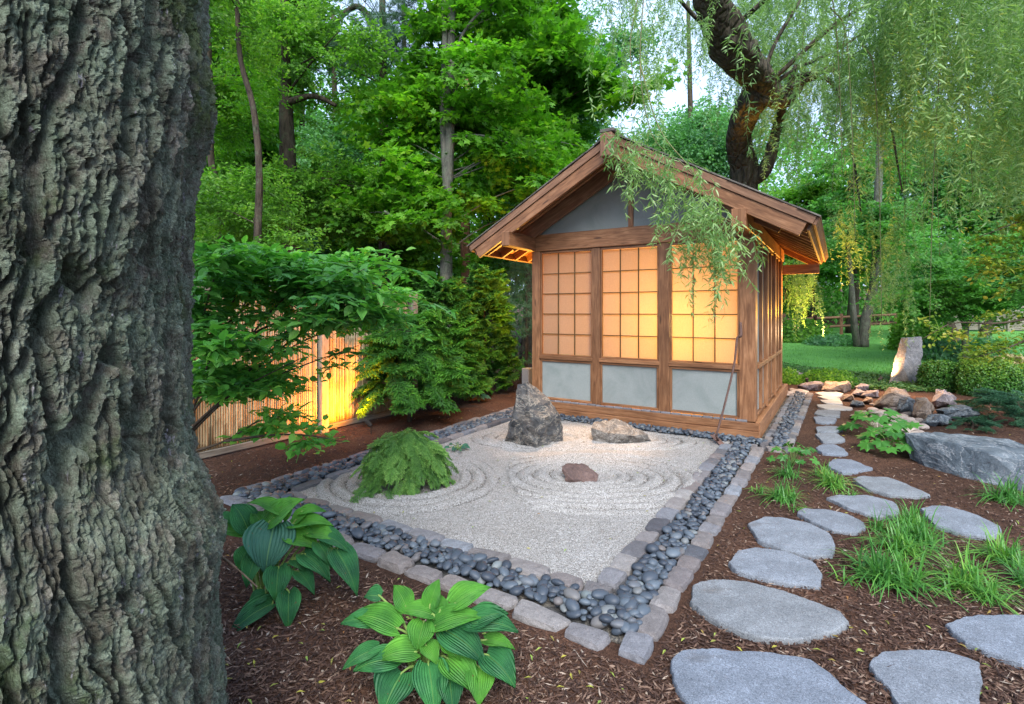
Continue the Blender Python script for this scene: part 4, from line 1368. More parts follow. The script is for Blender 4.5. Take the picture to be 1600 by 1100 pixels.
# ================================================================== BIG TREE on the left
def big_tree():
    cx, cy = P(-165, 486, 1.22).xy   # axis
    ctr = EYE + RT * (-1.50) + FW * 1.20
    t_cam = math.atan2(EYE.y - ctr.y, EYE.x - ctr.x)
    # fine part of the circumference faces the lens
    th_f = np.linspace(-1.25, 1.40, 520)
    th_c = np.linspace(1.40, 2 * np.pi - 1.25, 70)[1:-1]
    tt = np.concatenate([th_f, th_c]) + t_cam
    zz = np.concatenate([np.linspace(-.1, .15, 18), np.linspace(.15, 2.75, 790)[1:], np.linspace(2.75, 6, 50)[1:]])
    TH, ZZ = np.meshgrid(tt, zz)
    # radius profile
    Rz = np.interp(zz, [-.1, .3, .6, .95, 1.15, 1.5, 1.8, 2.1, 2.5, 3.2, 6], [.760, .712, .697, .682, .622, .610, .622, .645, .66, .67, .62])
    Rb = Rz[:, None] * np.ones_like(TH)
    cxn, sxn = np.cos(TH), np.sin(TH)
    Rb = Rb + .018 * fbm(cxn * 1.5, sxn * 1.5, ZZ * .8, 3)
    # burl seen in outline high on the right edge
    dth = (TH - t_cam)
    dth = (dth + np.pi) % (2 * np.pi) - np.pi
    Rb += .038 * np.exp(-((dth - 1.12) / .28) ** 2 - ((ZZ - 2.07) / .13) ** 2)
    Rb += .03 * np.exp(-((dth - 1.05) / .3) ** 2 - ((ZZ - .86) / .10) ** 2)
    Rb += .04 * np.exp(-((dth - .5) / .25) ** 2 - ((ZZ - 1.75) / .16) ** 2)
    u = TH * .66
    wx = u + .030 * fbm(u * 3.5, ZZ * 2.0, 7.7, 3) + .05 * pn(u * .8, ZZ * .7, 3) + .012 * fbm(u * 14, ZZ * 8, 1.7, 3) + ZZ * .05
    wz = ZZ + .06 * fbm(u * 4, ZZ * 3, 2.2, 3)
    n1 = np.abs(pn(wx / .058, wz / .62, .3)); n1b = np.abs(pn(wx / .034 + 7, wz / .36, 4.3))
    def worley(a_, b_, sd):
        ai, bi = np.floor(a_).astype(int), np.floor(b_).astype(int)
        f1 = np.full(a_.shape, 9.); f2 = f1.copy(); idh = np.zeros(a_.shape); ga = idh.copy(); gb = idh.copy()
        for da in (-1, 0, 1):
            for db in (-1, 0, 1):
                hh = _perm[(_perm[(ai + da + sd) & 4095] + bi + db) & 4095]
                pa = ai + da + .5 + .42 * _gr[hh, 0]; pb = bi + db + .5 + .42 * _gr[hh, 1]
                d_ = np.hypot(a_ - pa, b_ - pb)
                nw = d_ < f1
                f2 = np.where(nw, f1, np.minimum(f2, d_))
                idh = np.where(nw, _gr[hh, 2], idh); ga = np.where(nw, a_ - pa, ga); gb = np.where(nw, b_ - pb, gb)
                f1 = np.where(nw, d_, f1)
        return f2 - f1, idh, ga, gb
    plate = sstep(.0, .13, n1) * (.35 + .65 * sstep(0, .12, n1b))
    n2 = np.abs(pn(wx / .021 + 9, wz / .22, 5.3)); n3 = np.abs(pn(wx / .0105 + 3, wz / .055, 8.3))
    e1, i1, a1, b1 = worley(wx / .024, wz / .15, 11)
    e2, i2, a2, b2 = worley(wx / .011 + .5 * fbm(u / .05, ZZ / .08, 4., 2), wz / .040, 77)
    h = .042 * plate + .012 * np.minimum(n1, .5) * plate
    h += (.35 + .65 * plate) * (.012 * sstep(0, .14, n2) + .006 * i1 + .007 * a1 * np.sign(i1 + .2) + .007 * sstep(0, .12, e1))
    h += .006 * sstep(0, .2, n3) + .0042 * i2 + .004 * sstep(0, .2, e2) + .004 * a2
    h += .0045 * fbm(u / .011, ZZ / .014, 0, 2) + .004 * fbm(wx / .03, wz / .04, 6.6, 3)
    h -= .006
    rr = Rb + (h - .045)
    X_ = ctr.x + rr * np.cos(TH); Y_ = ctr.y + rr * np.sin(TH)
    me = tri_mesh('trunk', np.stack([X_ - ctr.x, Y_ - ctr.y, ZZ], -1).reshape(-1, 3), grid_tris(len(zz), len(tt), True), False)
    root = empty('old_tree', (ctr.x, ctr.y, 0))
    tag(root, 'huge old tree trunk with deeply furrowed lichen covered bark in the left foreground', 'tree')
    link('trunk', me, M['bigbark'], root)
    def edge(th, z, r0=.62):
        return Vector((math.cos(t_cam + th) * r0, math.sin(t_cam + th) * r0, z))
    # broken stub and small bare twigs
    s0 = edge(1.0, 1.02, .66)
    tube('dead_twig', [P(240, 74, 1.62) - ctr + Vector((0, 0, ctr.z - 0)) * 0, P(300, 92, 1.6) - ctr, P(352, 97, 1.55) - ctr, P(402, 114, 1.5) - ctr], [.006, .005, .004, .002], M['twig'], root, 5, .1)
    tube('dead_twig', [P(262, 84, 1.62) - ctr, P(300, 97, 1.6) - ctr, P(335, 110, 1.55) - ctr], [.005, .004, .002], M['twig'], root, 5, .1)
    # limbs well above the frame
    for k in range(4):
        a0 = t_cam + k * 1.5 + .4
        tube('limb', [Vector((0, 0, 4.8 + k * .25)), Vector((math.cos(a0) * 1.2, math.sin(a0) * 1.2, 6.3)), Vector((math.cos(a0) * 3, math.sin(a0) * 3, 7.6))], [.26, .16, .07], M['bark_dark'], root, 9, .15)
    return root


big_tree()

# ================================================================== PLANT HELPERS
def place(meshes, name, m, parent, loc, rot, sc):
    me = random.choice(meshes)
    if not me.materials: me.materials.append(m)
    o = bpy.data.objects.new(name, me)
    o.location = loc; o.rotation_euler = rot
    o.scale = (sc, sc, sc) if not hasattr(sc, '__len__') else sc
    o.parent = parent
    C.objects.link(o)
    return o


def with_mat(meshes, m):
    out = []
    for me in meshes:
        c = me.copy(); c.materials.clear(); c.materials.append(m); out.append(c)
    return out


def tree(name, label, cat, base, trunk, r0, bark, meshes, leafm, crowns, nl=12, per=6, sc=(.8, 1.3), group=None, sprayname='leafy_spray', extra=None, taper=.35):
    """trunk: list of points relative to base; crowns: list of (centre, radii) relative to base; limbs run out to sprays"""
    root = empty(name, base)
    tag(root, label, cat, group)
    tr = [Vector(p) for p in trunk]
    tube('trunk', tr, list(np.linspace(r0, r0 * taper, len(tr))), bark, root, 10, .12, 6)
    L = curve(tr, 10)
    ms = with_mat(meshes, leafm)
    for c_, rad in crowns:
        c_, rad = Vector(c_), Vector(rad)
        for k in range(nl):
            while True:
                v = Vector((random.uniform(-1, 1), random.uniform(-1, 1), random.uniform(-1, 1)))
                if .25 < v.length < 1: break
            e = c_ + Vector((v.x * rad.x, v.y * rad.y, v.z * rad.z))
            # leave the trunk a bit below
            cands = [p for p in L if p.z < e.z + .2] or [L[0]]
            s = min(cands[len(cands) // 3:], key=lambda p: (p - e).length * 1.0 + abs(p.z - (e.z - .3 * (Vector((p.x - e.x, p.y - e.y)).length))) * .8)
            mid = s.lerp(e, .5) + Vector((random.uniform(-.2, .2), random.uniform(-.2, .2), .18 * (e - s).length * random.uniform(.3, 1)))
            rl = max(.009, r0 * .17 * min(1, (e - s).length / 3))
            tube('limb', [s, mid, e], [rl, rl * .6, rl * .2], bark, root, 5, .1, 4)
            for j in range(per):
                t = random.uniform(.35, 1.08)
                p = (s.lerp(mid, t * 2) if t < .5 else mid.lerp(e, t * 2 - 1)) + Vector((random.gauss(0, .3), random.gauss(0, .3), random.gauss(0, .22)))
                place(ms, sprayname, leafm, root, p, (random.gauss(0, .25), random.gauss(0, .25), random.uniform(0, 6.28)), random.uniform(*sc))
    return root


def rel(px, py, b, base): return P(px, py, b) - base


# ---- left woodland
base = xy(697, 10.0)
T = tree('maple_tree', 'slender grey trunked maple rising behind the dark cedars left of the teahouse', 'tree', base,
         [(0, 0, 0), rel(697, 440, 10, base), rel(698, 330, 10, base), rel(703, 200, 10, base), rel(705, 30, 10.1, base), rel(712, -120, 10.3, base)], .135, M['bark_grey'], maple_sp, M['maple_leaf'],
         [(rel(770, 120, 10.5, base), (2.6, 1.6, 2.0)), (rel(860, 250, 10.8, base), (1.6, 1.3, 1.3)), (rel(620, 330, 10.5, base), (1.5, 1.0, 1.1)), (rel(650, 180, 10.9, base), (.9, .6, 1.3)), (rel(730, -60, 10.5, base), (3, 2.4, 1.6))], 9, 5, (.8, 1.3), taper=.5)
tube('stem', [rel(698, 300, 10, base), rel(692, 180, 10, base), rel(695, 60, 10, base), rel(690, -60, 10, base)], [.07, .065, .055, .04], M['bark_grey'], T, 8, .1)
for pts in ([(706, 215), (735, 212), (758, 213), (800, 225)], [(703, 120), (720, 60), (750, 20), (800, -10)], [(706, 100), (725, 85), (752, 62)], [(705, 190), (712, 140), (738, 108)], [(690, 330), (640, 350), (600, 330)]):
    tube('limb', [rel(x, y, 10 - i * .1, base) for i, (x, y) in enumerate(pts)], [.04, .03, .025, .012][:len(pts)], M['bark_grey'], T, 6, .1)

base = xy(445, 10.8)
T = tree('dark_tree', 'thick dark trunked tree deep in the left woodland with crooked limbs', 'tree', base,
         [(0, 0, 0), rel(452, 380, 10.8, base), rel(450, 250, 10.8, base), rel(446, 150, 10.9, base), rel(440, -60, 11, base)], .25, M['bark_dark'], forest_sp, M['forest_leaf'],
         [(rel(470, 100, 11, base), (2.2, 1.5, 1.6)), (rel(520, 290, 10.9, base), (1.2, 1.2, .8))], 11, 5, (.8, 1.3), 'trees of the left woodland')
for pts in ([(452, 300), (480, 280), (520, 282), (556, 285)], [(450, 290), (420, 300), (390, 300)], [(452, 320), (490, 290), (470, 300)], [(448, 160), (490, 150), (525, 165)]):
    tube('limb', [rel(x, y, 10.6, base) for x, y in pts], [.07, .055, .04, .02][:len(pts)], M['bark_dark'], T, 6, .15)
base = xy(402, 7.6)
tree('thin_tree', 'tall thin bare stemmed tree close behind the bamboo fence', 'tree', base,
     [(0, 0, 0), rel(402, 400, 7.6, base), rel(405, 270, 7.6, base), rel(396, 170, 7.6, base), rel(374, 80, 7.6, base), rel(370, -60, 7.6, base)], .06, M['bark_dark'], forest_sp, M['forest_leaf'],
     [(rel(400, 0, 8, base), (1.3, 1.0, .9)), (rel(380, 330, 8.4, base), (.9, .7, .7))], 7, 4, (.6, 1.0), 'trees of the left woodland', taper=.5)
base = xy(345, 9)
tree('thin_tree', 'leaning thin dark tree beside the big trunk', 'tree', base,
     [(0, 0, 0), rel(345, 330, 9, base), rel(330, 250, 9, base), rel(328, 120, 9, base), rel(322, -60, 9, base)], .07, M['bark_dark'], forest_sp, M['maple_leaf'],
     [(rel(350, 150, 9.6, base), (1.3, 1.2, 1.4)), (rel(350, 330, 9.6, base), (1.2, 1.0, .9))], 9, 5, (.7, 1.1), 'trees of the left woodland', taper=.5)
base = xy(728, 17)
tree('red_pine', 'distant straight pinkish red trunk right of the slender maple', 'tree', base,
     [(0, 0, 0), rel(727, 300, 17, base), rel(729, 150, 17, base), rel(730, -40, 17, base)], .17, M['bark_red'], pale_sp, M['pale_leaf'],
     [(rel(760, -20, 17, base), (2.4, 2.0, 2.2))], 10, 5, (1, 1.5), None, taper=.7)
base = xy(600, 12.5)
T = tree('pine_tree', 'pine tree with dark needle tufts against the sky at the top left', 'tree', base,
     [(0, 0, 0), rel(600, 300, 12.5, base), rel(598, 60, 12.5, base), rel(596, -200, 12.5, base)], .15, M['bark_dark'], pine_sp, M['pine_leaf'],
     [(rel(520, 30, 11.5, base), (1.8, 1.3, .9)), (rel(640, 70, 12, base), (1.0, 1.0, .9))], 9, 6, (1.0, 1.5), None, 'needle_tuft')
for pts in ([(598, 60), (560, 10), (520, 40), (465, 85)], [(598, 90), (640, 40), (690, 10)], [(598, 140), (640, 120), (680, 150)]):
    tube('limb', [rel(x, y, 12, base) for x, y in pts], [.09, .07, .05, .03][:len(pts)], M['bark_dark'], T, 6, .15)
WOODS = [
    (300, 14, 'forest_leaf', forest_sp, 'broad dense tree hidden behind the big trunk at far left', [(330, 200), (360, 20), (330, 380)]),
    (520, 15.5, 'pale_leaf', pale_sp, 'blue green leaved tree in the gap between dark tree and maple', [(520, 330), (600, 400), (575, 170)]),
    (630, 14.5, 'maple_leaf', maple_sp, 'bushy bright young maple left of the slender grey trunk', [(620, 380), (560, 400)]),
    (820, 15, 'maple_leaf', maple_sp, 'broad bright maple crown above the left roof slope', [(840, 90), (900, 170), (800, 280)]),
    (880, 18, 'pale_leaf', pale_sp, 'pale blue green tree beside the ridge of the teahouse', [(900, 240), (930, 100), (860, 350)]),
    (1075, 19, 'pale_leaf', pale_sp, 'pale hazy tree behind the roof ridge left of the willow trunk', [(1050, 250), (1110, 235)]),
    (470, 19, 'forest_leaf', forest_sp, 'tall back row tree behind the dark trunk', [(430, 60), (480, 300)]),
    (760, 20, 'forest_leaf', forest_sp, 'tall back row tree seen through the slender maple', [(790, 380), (770, 220)]),
    (380, 18, 'maple_leaf', maple_sp, 'yellowish back row tree behind the thin stems', [(400, 200), (360, 400)]),
]
for px, b, lm, ms, lb, cr_ in WOODS:
    base = xy(px, b)
    tree('woodland_tree', lb, 'tree', base, [(0, 0, 0), (.1, .1, 2.2), (-.1, .1, 4.5), (.1, 0, 7), (0, 0, b * .62 + 1)], .012 * b, M['bark_dark'], ms, M[lm],
         [(rel(x, y, b + .3, base), (1.6 + b * .04, 1.3, 1.3 + b * .04)) for x, y in cr_], 9, 6, (1.1 + b * .015, 1.6 + b * .03), 'trees of the left woodland', taper=.3)


# ---- far woods as one mass, with sky gaps high up
def far_mass(name, label, lo, hi, n, ctr_px, depth, top, mat_, size=.30):
    rg = np.random.default_rng(abs(hash(label)) % 1000 if False else len(label))
    k = n // 70
    px = rg.uniform(lo, hi, k); b = rg.uniform(*depth, k)
    zt = np.interp(px, [p[0] for p in top], [p[1] for p in top])  # top pixel row
    py = zt + (500 - zt) * rg.random(k) ** 1.0
    c = np.array([P(x, y, d) for x, y, d in zip(px, py, b)])
    gzz = terrain(c[:, 0], c[:, 1])
    c[:, 2] = np.maximum(c[:, 2], gzz + .3)
    a = Acc()
    pos = np.repeat(c, 70, 0) + rg.normal(size=(k * 70, 3)) * np.array([.8, .8, .55])
    pos[:, 2] = np.maximum(pos[:, 2], terrain(pos[:, 0], pos[:, 1]) + .02)
    d = rg.normal(size=(k * 70, 3)); d[:, 2] -= .3
    nn = rg.normal(size=(k * 70, 3)) * .8 + np.array([0, 0, 1.])
    q = np.clip(np.repeat(rg.random(k), 70) * .7 + rg.random(k * 70) * .3, 0, 1)
    leaves(a, pos, d, nn, rg.uniform(.6, 1.2, k * 70) * size, size * .6, 'rhomb', q)
    o = link(name, a.mesh(name), mat_)
    tag(o, label, 'woodland', kind='stuff')


far_mass('far_woodland', 'dense far woodland filling the background on the left', 230, 960, 45000, 600, (20, 29),
         [(230, 60), (420, 60), (480, 150), (560, 210), (640, 250), (690, 240), (760, 120), (880, 90), (930, 190), (960, 260)], M['far_leaf'])
far_mass('far_woodland', 'dense far woodland behind the lawn on the right', 960, 1680, 45000, 1300, (25, 34),
         [(960, 300), (1050, 330), (1120, 260), (1250, 200), (1400, 230), (1600, 200)], M['far_leaf'])

# ---- right side background trees
RT_ = [
    (1262, 25, 'forest_leaf', forest_sp, 'dark leaved tree at the back of the lawn right of the teahouse', [(1250, 420), (1270, 350)], 1.5),
    (1330, 22, 'jmaple_leaf', jmap_sp, 'mid green tree at the back of the lawn above the rail fence', [(1330, 400), (1350, 300)], 1.5),
    (1440, 26, 'pale_leaf', pale_sp, 'pale misty tree behind the standing stone', [(1430, 400), (1460, 300), (1400, 220)], 1.8),
    (1590, 24, 'jmaple_leaf', jmap_sp, 'green tree at the far right behind the grey board fence', [(1590, 380), (1600, 310), (1540, 240)], 1.7),
]
for px, b, lm, ms, lb, cr_, s_ in RT_:
    base = xy(px, b)
    tree('lawn_tree', lb, 'tree', base, [(0, 0, 0), (.1, .1, 2), (-.1, .1, 4), (0, 0, 7)], .011 * b, M['bark_dark'], ms, M[lm],
         [(rel(x, y, b, base), (2.4, 1.6, 1.7)) for x, y in cr_], 9, 6, (s_, s_ * 1.5), 'trees behind the lawn')
base = xy(1348, 17.5)
T = tree('twin_trunk_tree', 'tree with two pale leaning trunks standing on the lawn', 'tree', base,
         [(0, 0, 0), rel(1352, 500, 17.5, base), rel(1366, 440, 17.5, base), rel(1372, 300, 17.5, base), rel(1380, 80, 17.6, base)], .17, M['bark_grey'], jmap_sp, M['jmaple_leaf'],
         [(rel(1345, 370, 17.5, base), (1.9, 1.4, 1.1))], 9, 5, (1.0, 1.5), 'trees behind the lawn', taper=.6)
tube('trunk', [(-.15, 0, 0), rel(1334, 500, 17.4, base), rel(1330, 440, 17.4, base), rel(1322, 360, 17.4, base)], [.12, .1, .08, .06], M['bark_grey'], T, 8, .1)
base = xy(1509, 13.6)
T = tree('japanese_maple', 'small spreading maple with layered green leaves behind the clipped box bushes', 'tree', base,
         [(0, 0, 0), rel(1508, 530, 13.6, base), rel(1510, 500, 13.6, base), rel(1512, 470, 13.6, base)], .085, M['bark_grey'], jmap_sp, M['jmaple_leaf'],
         [(rel(1500, 450, 13.6, base), (2.3, 1.6, .55)), (rel(1520, 400, 13.8, base), (1.9, 1.5, .5)), (rel(1445, 468, 13.4, base), (1.0, .9, .3)), (rel(1575, 445, 13.6, base), (1.1, .9, .5))], 10, 6, (.7, 1.1), taper=.6)
for pts in ([(1509, 515), (1498, 490), (1478, 470)], [(1510, 510), (1530, 490), (1555, 470)]):
    tube('limb', [rel(x, y, 13.6, base) for x, y in pts], [.06, .04, .025], M['bark_grey'], T, 6, .1)
base = xy(1483, 18)
for px, px2, lb in ((1493, 1480, 'short crooked dark trunk in front of the grey board fence, left one'), (1535, 1548, 'short crooked dark trunk in front of the grey board fence, right one')):
    base = xy(px, 18)
    tree('crooked_tree', lb, 'tree', base, [(0, 0, 0), rel((px + px2) / 2, 515, 18, base), rel(px2, 495, 18, base), rel(px2 - 5, 440, 18, base)], .2, M['bark_dark'], jmap_sp, M['jmaple_leaf'],
         [(rel(px2, 390, 18, base), (1.6, 1.2, .7))], 6, 5, (1, 1.5), 'trees behind the lawn', taper=.6)

# branch of copper and amber leaves reaching in from the right
base = xy(1790, 5.2)
T = empty('beech_tree', base)
tag(T, 'tree beyond the right edge reaching in with olive and amber leaved branches', 'tree')
tube('trunk', [(0, 0, 0), (.05, 0, 2), (0, .1, 4.5)], [.12, .1, .05], M['bark_grey'], T, 9, .1)
cms = with_mat(copper_sp, M['copper_leaf'])
for pts in ([(1780, 470), (1650, 490), (1560, 505), (1490, 505), (1440, 530)], [(1780, 500), (1640, 520), (1570, 545), (1520, 560)], [(1780, 330), (1680, 330), (1600, 345), (1530, 370)],
            [(1780, 380), (1690, 390), (1600, 400), (1520, 410)], [(1780, 420), (1660, 425), (1590, 440)], [(1780, 280), (1680, 290), (1590, 320)]):
    q = [rel(x, y, 5.4 + .1 * i, base) for i, (x, y) in enumerate(pts)]
    tube('limb', q, list(np.linspace(.018, .004, len(q))), M['twig'], T, 5, .1)
    cc = curve(q, 5)
    hi = pts[0][1] < 400
    for j in range(16 if hi else 9):
        c_ = cc[int(random.uniform(.3, 1) * (len(cc) - 1))]
        place(cms, 'leafy_spray', M['copper_leaf'], T, c_ + Vector((random.gauss(0, .08), random.gauss(0, .1), random.gauss(-.03, .07))), (random.gauss(0, .3), random.gauss(0, .3), random.uniform(0, 6.28)), random.uniform(.45, .85))

# ---- lawn furniture: rail fence, board fence, white arches
rf = empty('rail_fence', xy(1290, 21))
tag(rf, 'low brown split rail fence at the back of the lawn', 'fence')
p0, p1 = xy(1225, 21), xy(1400, 22)
d = p1 - p0
for k in range(5):
    q = p0 + d * k / 4 - rf.location
    board('fence_post', CO, rf, (q.x - .06, q.y - .06, -.4), (q.x + .06, q.y + .06, .95), .01)
for z in (.38, .75):
    qa, qb = p0 - rf.location, p1 - rf.location
    tube('rail', [qa + Vector((0, 0, z)), qb + Vector((0, 0, z))], [.05, .05], CO, rf, 6, .1, 6)
bf = empty('board_fence', xy(1510, 21))
tag(bf, 'pale grey board fence behind the small maple', 'fence')
p0, p1 = xy(1448, 21.5), xy(1620, 20.5)
d = (p1 - p0); L = d.length; rz = math.atan2(d.y, d.x)
for k in range(9):
    board('fence_board', M['grey_wood'], bf, (0, -.02, .12 + k * .165), (L, .02, .12 + k * .165 + .155), .004, p0 - bf.location, (0, 0, rz))
for k in range(5):
    board('fence_post', M['grey_wood'], bf, (-.07 + L * k / 4, -.09, -.2), (.07 + L * k / 4, -.022, 1.75), .006, p0 - bf.location, (0, 0, rz))
b = 15.5
base = xy(1570, b)
ar = empty('white_arch_bench', base)
tag(ar, 'white curved metal legs on a low grey ledge at the right edge of the garden', 'garden seat')
for pts in ([(1563, 541), (1572, 545), (1580, 551), (1584, 558)], [(1536, 556), (1541, 548), (1546, 543)], [(1551, 557), (1555, 549), (1558, 546)]):
    tube('leg', [rel(x, y, b, base) for x, y in pts], .06, M['white'], ar, 8, 0, 4)
board('ledge', M['grey_wood'], ar, (-.9, -.1, .07), (.6, .25, .15), .01)

# ================================================================== WILLOW
base = xy(1164, 11.0)
wt = empty('willow_tree', base)
tag(wt, 'large weeping willow behind the teahouse with crooked trunk and hanging branches', 'tree')
WB = M['bark_willow']
tube('trunk', [(0, 0, 0), rel(1163, 400, 11, base), rel(1162, 270, 10.8, base), rel(1154, 215, 10.4, base), rel(1172, 165, 9.8, base), rel(1196, 140, 9.4, base)], [.38, .33, .27, .24, .26, .30], WB, wt, 22, .22, 12)
tube('limb', [rel(1205, 152, 9.5, base), rel(1180, 115, 9.2, base), rel(1148, 75, 8.6, base), rel(1120, 20, 8.1, base), rel(1104, -60, 7.7, base), rel(1060, -260, 7.4, base)], [.19, .27, .305, .275, .25, .23], WB, wt, 30, .34, 16)
tube('limb', [rel(1190, 140, 9.5, base), rel(1225, 158, 9.5, base), rel(1246, 135, 9.7, base), rel(1250, 132, 9.7, base)], [.2, .14, .10, .09], WB, wt, 12, .25, 8)
tube('limb', [rel(1165, 290, 10.8, base), rel(1195, 265, 10.6, base), rel(1213, 205, 10.4, base), rel(1225, 160, 9.9, base), rel(1245, 100, 9.6, base)], [.12, .14, .11, .07, .05], WB, wt, 10, .15, 8)
br = [[(1196, 140), (1240, 110), (1320, 70), (1450, -20)], [(1190, 130), (1215, 60), (1290, -60)], [(1235, 120), (1330, 110), (1380, 150), (1410, 300)], [(1250, 125), (1300, 130), (1330, 230), (1345, 330)],
      [(1150, 80), (1080, 20), (1020, -60)], [(1110, 0), (1000, -60), (940, -80)], [(1200, 130), (1350, 10), (1600, -60)], [(1230, 140), (1400, 60), (1600, 30)], [(1150, 40), (1250, -50), (1350, -150)]]
for k, pts in enumerate(br):
    b_ = 9.2 - k * .35
    tube('limb', [rel(x, y, 9.3 + (b_ - 9.3) * i / 3, base) for i, (x, y) in enumerate(pts)], [.045, .035, .025, .012][:len(pts)], WB, wt, 6, .1)
ws = with_mat(wil_sp, M['willow_leaf'])
wsn = with_mat(wil_single, M['willow_leaf'])


def wplace(px, py, b, sc=1.0, single=False):
    p = rel(px, py, b, base)
    o = place(wsn if single else ws, 'hanging_branch', M['willow_leaf'], wt, p, (random.gauss(0, .06), random.gauss(0, .06), random.uniform(0, 6.28)), (sc, sc, sc * random.uniform(.85, 1.15)))
    return o


rw = random.Random(5)
random.seed(11)
cnt = 0
clumps = [(rw.uniform(1180, 1700), rw.uniform(5.4, 11.0), rw.uniform(-260, 200)) for _ in range(46)]
while cnt < 185:
    c_ = rw.choice(clumps)
    b = c_[1] + rw.gauss(0, .35)
    px = c_[0] + rw.gauss(0, 26)
    top = c_[2] + rw.gauss(0, 50)
    Lpx = 1.9 * 803 / b
    lim_ = np.interp(px, [1180, 1260, 1330, 1420, 1500, 1600, 1700], [300, 400, 480, 500, 400, 360, 360])
    if top + Lpx > lim_ + rw.uniform(-70, 70): top -= 120
    if px < 1260 and b < 9.5: b = rw.uniform(10.5, 12)
    wplace(px, top, b, rw.uniform(.75, 1.15)); cnt += 1
for k in range(12):   # long bare hanging shoots
    px, b = rw.uniform(1230, 1600), rw.uniform(6, 9)
    y0_ = rw.uniform(-80, 120); ln = rw.uniform(200, 420); sx = rw.uniform(-70, 70)
    tube('twig', [rel(px - sx, y0_ - 40, b, base), rel(px - sx * .3, y0_, b, base), rel(px, y0_ + ln * .45, b, base), rel(px + sx * .15, y0_ + ln, b, base)], [.009, .007, .005, .003], M['willow_stem'], wt, 4, 0, 6)
for px, py, b in ((1300, 300, 8.5), (1320, 330, 8.2), (1345, 340, 8.6), (1395, 330, 7.8), (1410, 320, 8.2), (1430, 310, 8), (1240, 370, 10), (1250, 380, 10.3), (1258, 400, 10), (1388, 420, 8), (1372, 400, 8.3), (1420, 400, 9.3), (1405, 430, 9.3)):
    wplace(px, py, b, rw.uniform(.55, .7), True)
    wplace(px + rw.uniform(-12, 12), py - 10, b, rw.uniform(.5, .7), True)
for px, py, b in ((1232, 395, 9.7), (1240, 400, 9.6), (1247, 405, 9.8), (1254, 400, 9.7), (1262, 410, 9.9), (1243, 430, 9.6)):
    wplace(px, py, b, .62, True); wplace(px + 3, py + 10, b, .5, True)
# thin curtain against the sky, left of the trunk
for k in range(44):
    px = rw.uniform(955, 1130); b = rw.uniform(6.2, 8.5) if px < 1060 else rw.uniform(10.5, 12.5)
    wplace(px, rw.uniform(-260, -40) if px < 1000 else rw.uniform(-260, 60), b, rw.uniform(.6, .95), rw.random() < .6)
for k in range(11):
    px = rw.uniform(830, 960); b = rw.uniform(6.5, 8.5)
    wplace(px, rw.uniform(-330, -130), b, rw.uniform(.6, .9), True)
# near strands in front of the gable
NS = [(958, 262, 190), (972, 300, 200), (986, 290, 215), (1000, 325, 220), (1012, 290, 230), (1026, 330, 215), (1040, 350, 235), (1052, 300, 240), (1062, 395, 240), (1075, 350, 250), (1086, 400, 270), (1096, 440, 280), (1104, 470, 300),
      (1112, 495, 310), (1120, 440, 320), (1130, 420, 330), (1142, 405, 335), (1150, 390, 345), (1160, 420, 350), (990, 240, 180), (1068, 300, 250), (1090, 490, 300)]
nst = []
for i, (px, yb, yt) in enumerate(NS):
    a = Acc(); rg = np.random.default_rng(300 + i)
    Lm = (yb - yt) / 803 * 4.9 * 1.05
    for q in range(4):
        willow_strand_arrays(a, rg, rg.normal() * .07, rg.normal() * .07, -.06 * q, max(.2, Lm * rg.uniform(.55, 1.0)), .095, 46, .08)
    o = link('hanging_branch', a.mesh('hanging_branch'), M['willow_leaf'], wt, rel(px, yt, 4.9 + rw.uniform(-.15, .15), base))
for pts in ([(1010, -60), (985, 60), (990, 150), (960, 210)], [(1010, -60), (1000, 100), (1015, 200), (1040, 240)], [(1000, 100), (1030, 200), (1080, 265), (1120, 330), (1150, 350)], [(1060, 250), (1100, 290), (1110, 310)]):
    tube('twig', [rel(x, y, 4.95, base) for x, y in pts], [.006, .005, .004, .003], M['willow_stem'], wt, 4, 0, 6)
for (x, y0_) in ((968, -80), (992, -60), (1004, -30), (1020, 60), (985, 50)):
    wplace(x, y0_, 5.2, .8, True)

# ================================================================== LEFT SHRUB (fresh leaves over the fence)
base = G(262, 745)
sh = empty('leafy_shrub', base)
tag(sh, 'large fresh green shrub leaning out over the bamboo fence beside the old trunk', 'shrub')
tms = with_mat(twig_sp, M['shrub_leaf'])
SB = [[(265, 700), (300, 560), (330, 450), (350, 385)], [(265, 690), (330, 560), (400, 450), (450, 400)], [(265, 690), (350, 580), (440, 470), (530, 420)], [(270, 700), (370, 600), (470, 500), (590, 460)],
      [(270, 700), (380, 600), (480, 530), (620, 490)], [(270, 705), (360, 620), (450, 580), (560, 540)], [(265, 705), (330, 640), (390, 600), (470, 560)], [(270, 715), (350, 690), (400, 660), (440, 650)],
      [(350, 690), (420, 680), (480, 680), (535, 690)], [(262, 700), (280, 600), (300, 500), (300, 430)], [(262, 710), (310, 620), (330, 560), (390, 520)], [(270, 700), (420, 560), (520, 500), (650, 520)], [(300, 560), (360, 480), (380, 420), (400, 380)],
      [(400, 450), (450, 420), (520, 440), (570, 420)], [(300, 560), (420, 450), (520, 410), (600, 415)], [(330, 540), (450, 470), (560, 440), (640, 465)], [(330, 560), (440, 500), (540, 480), (600, 500)], [(280, 640), (310, 600), (350, 590), (390, 600)]]
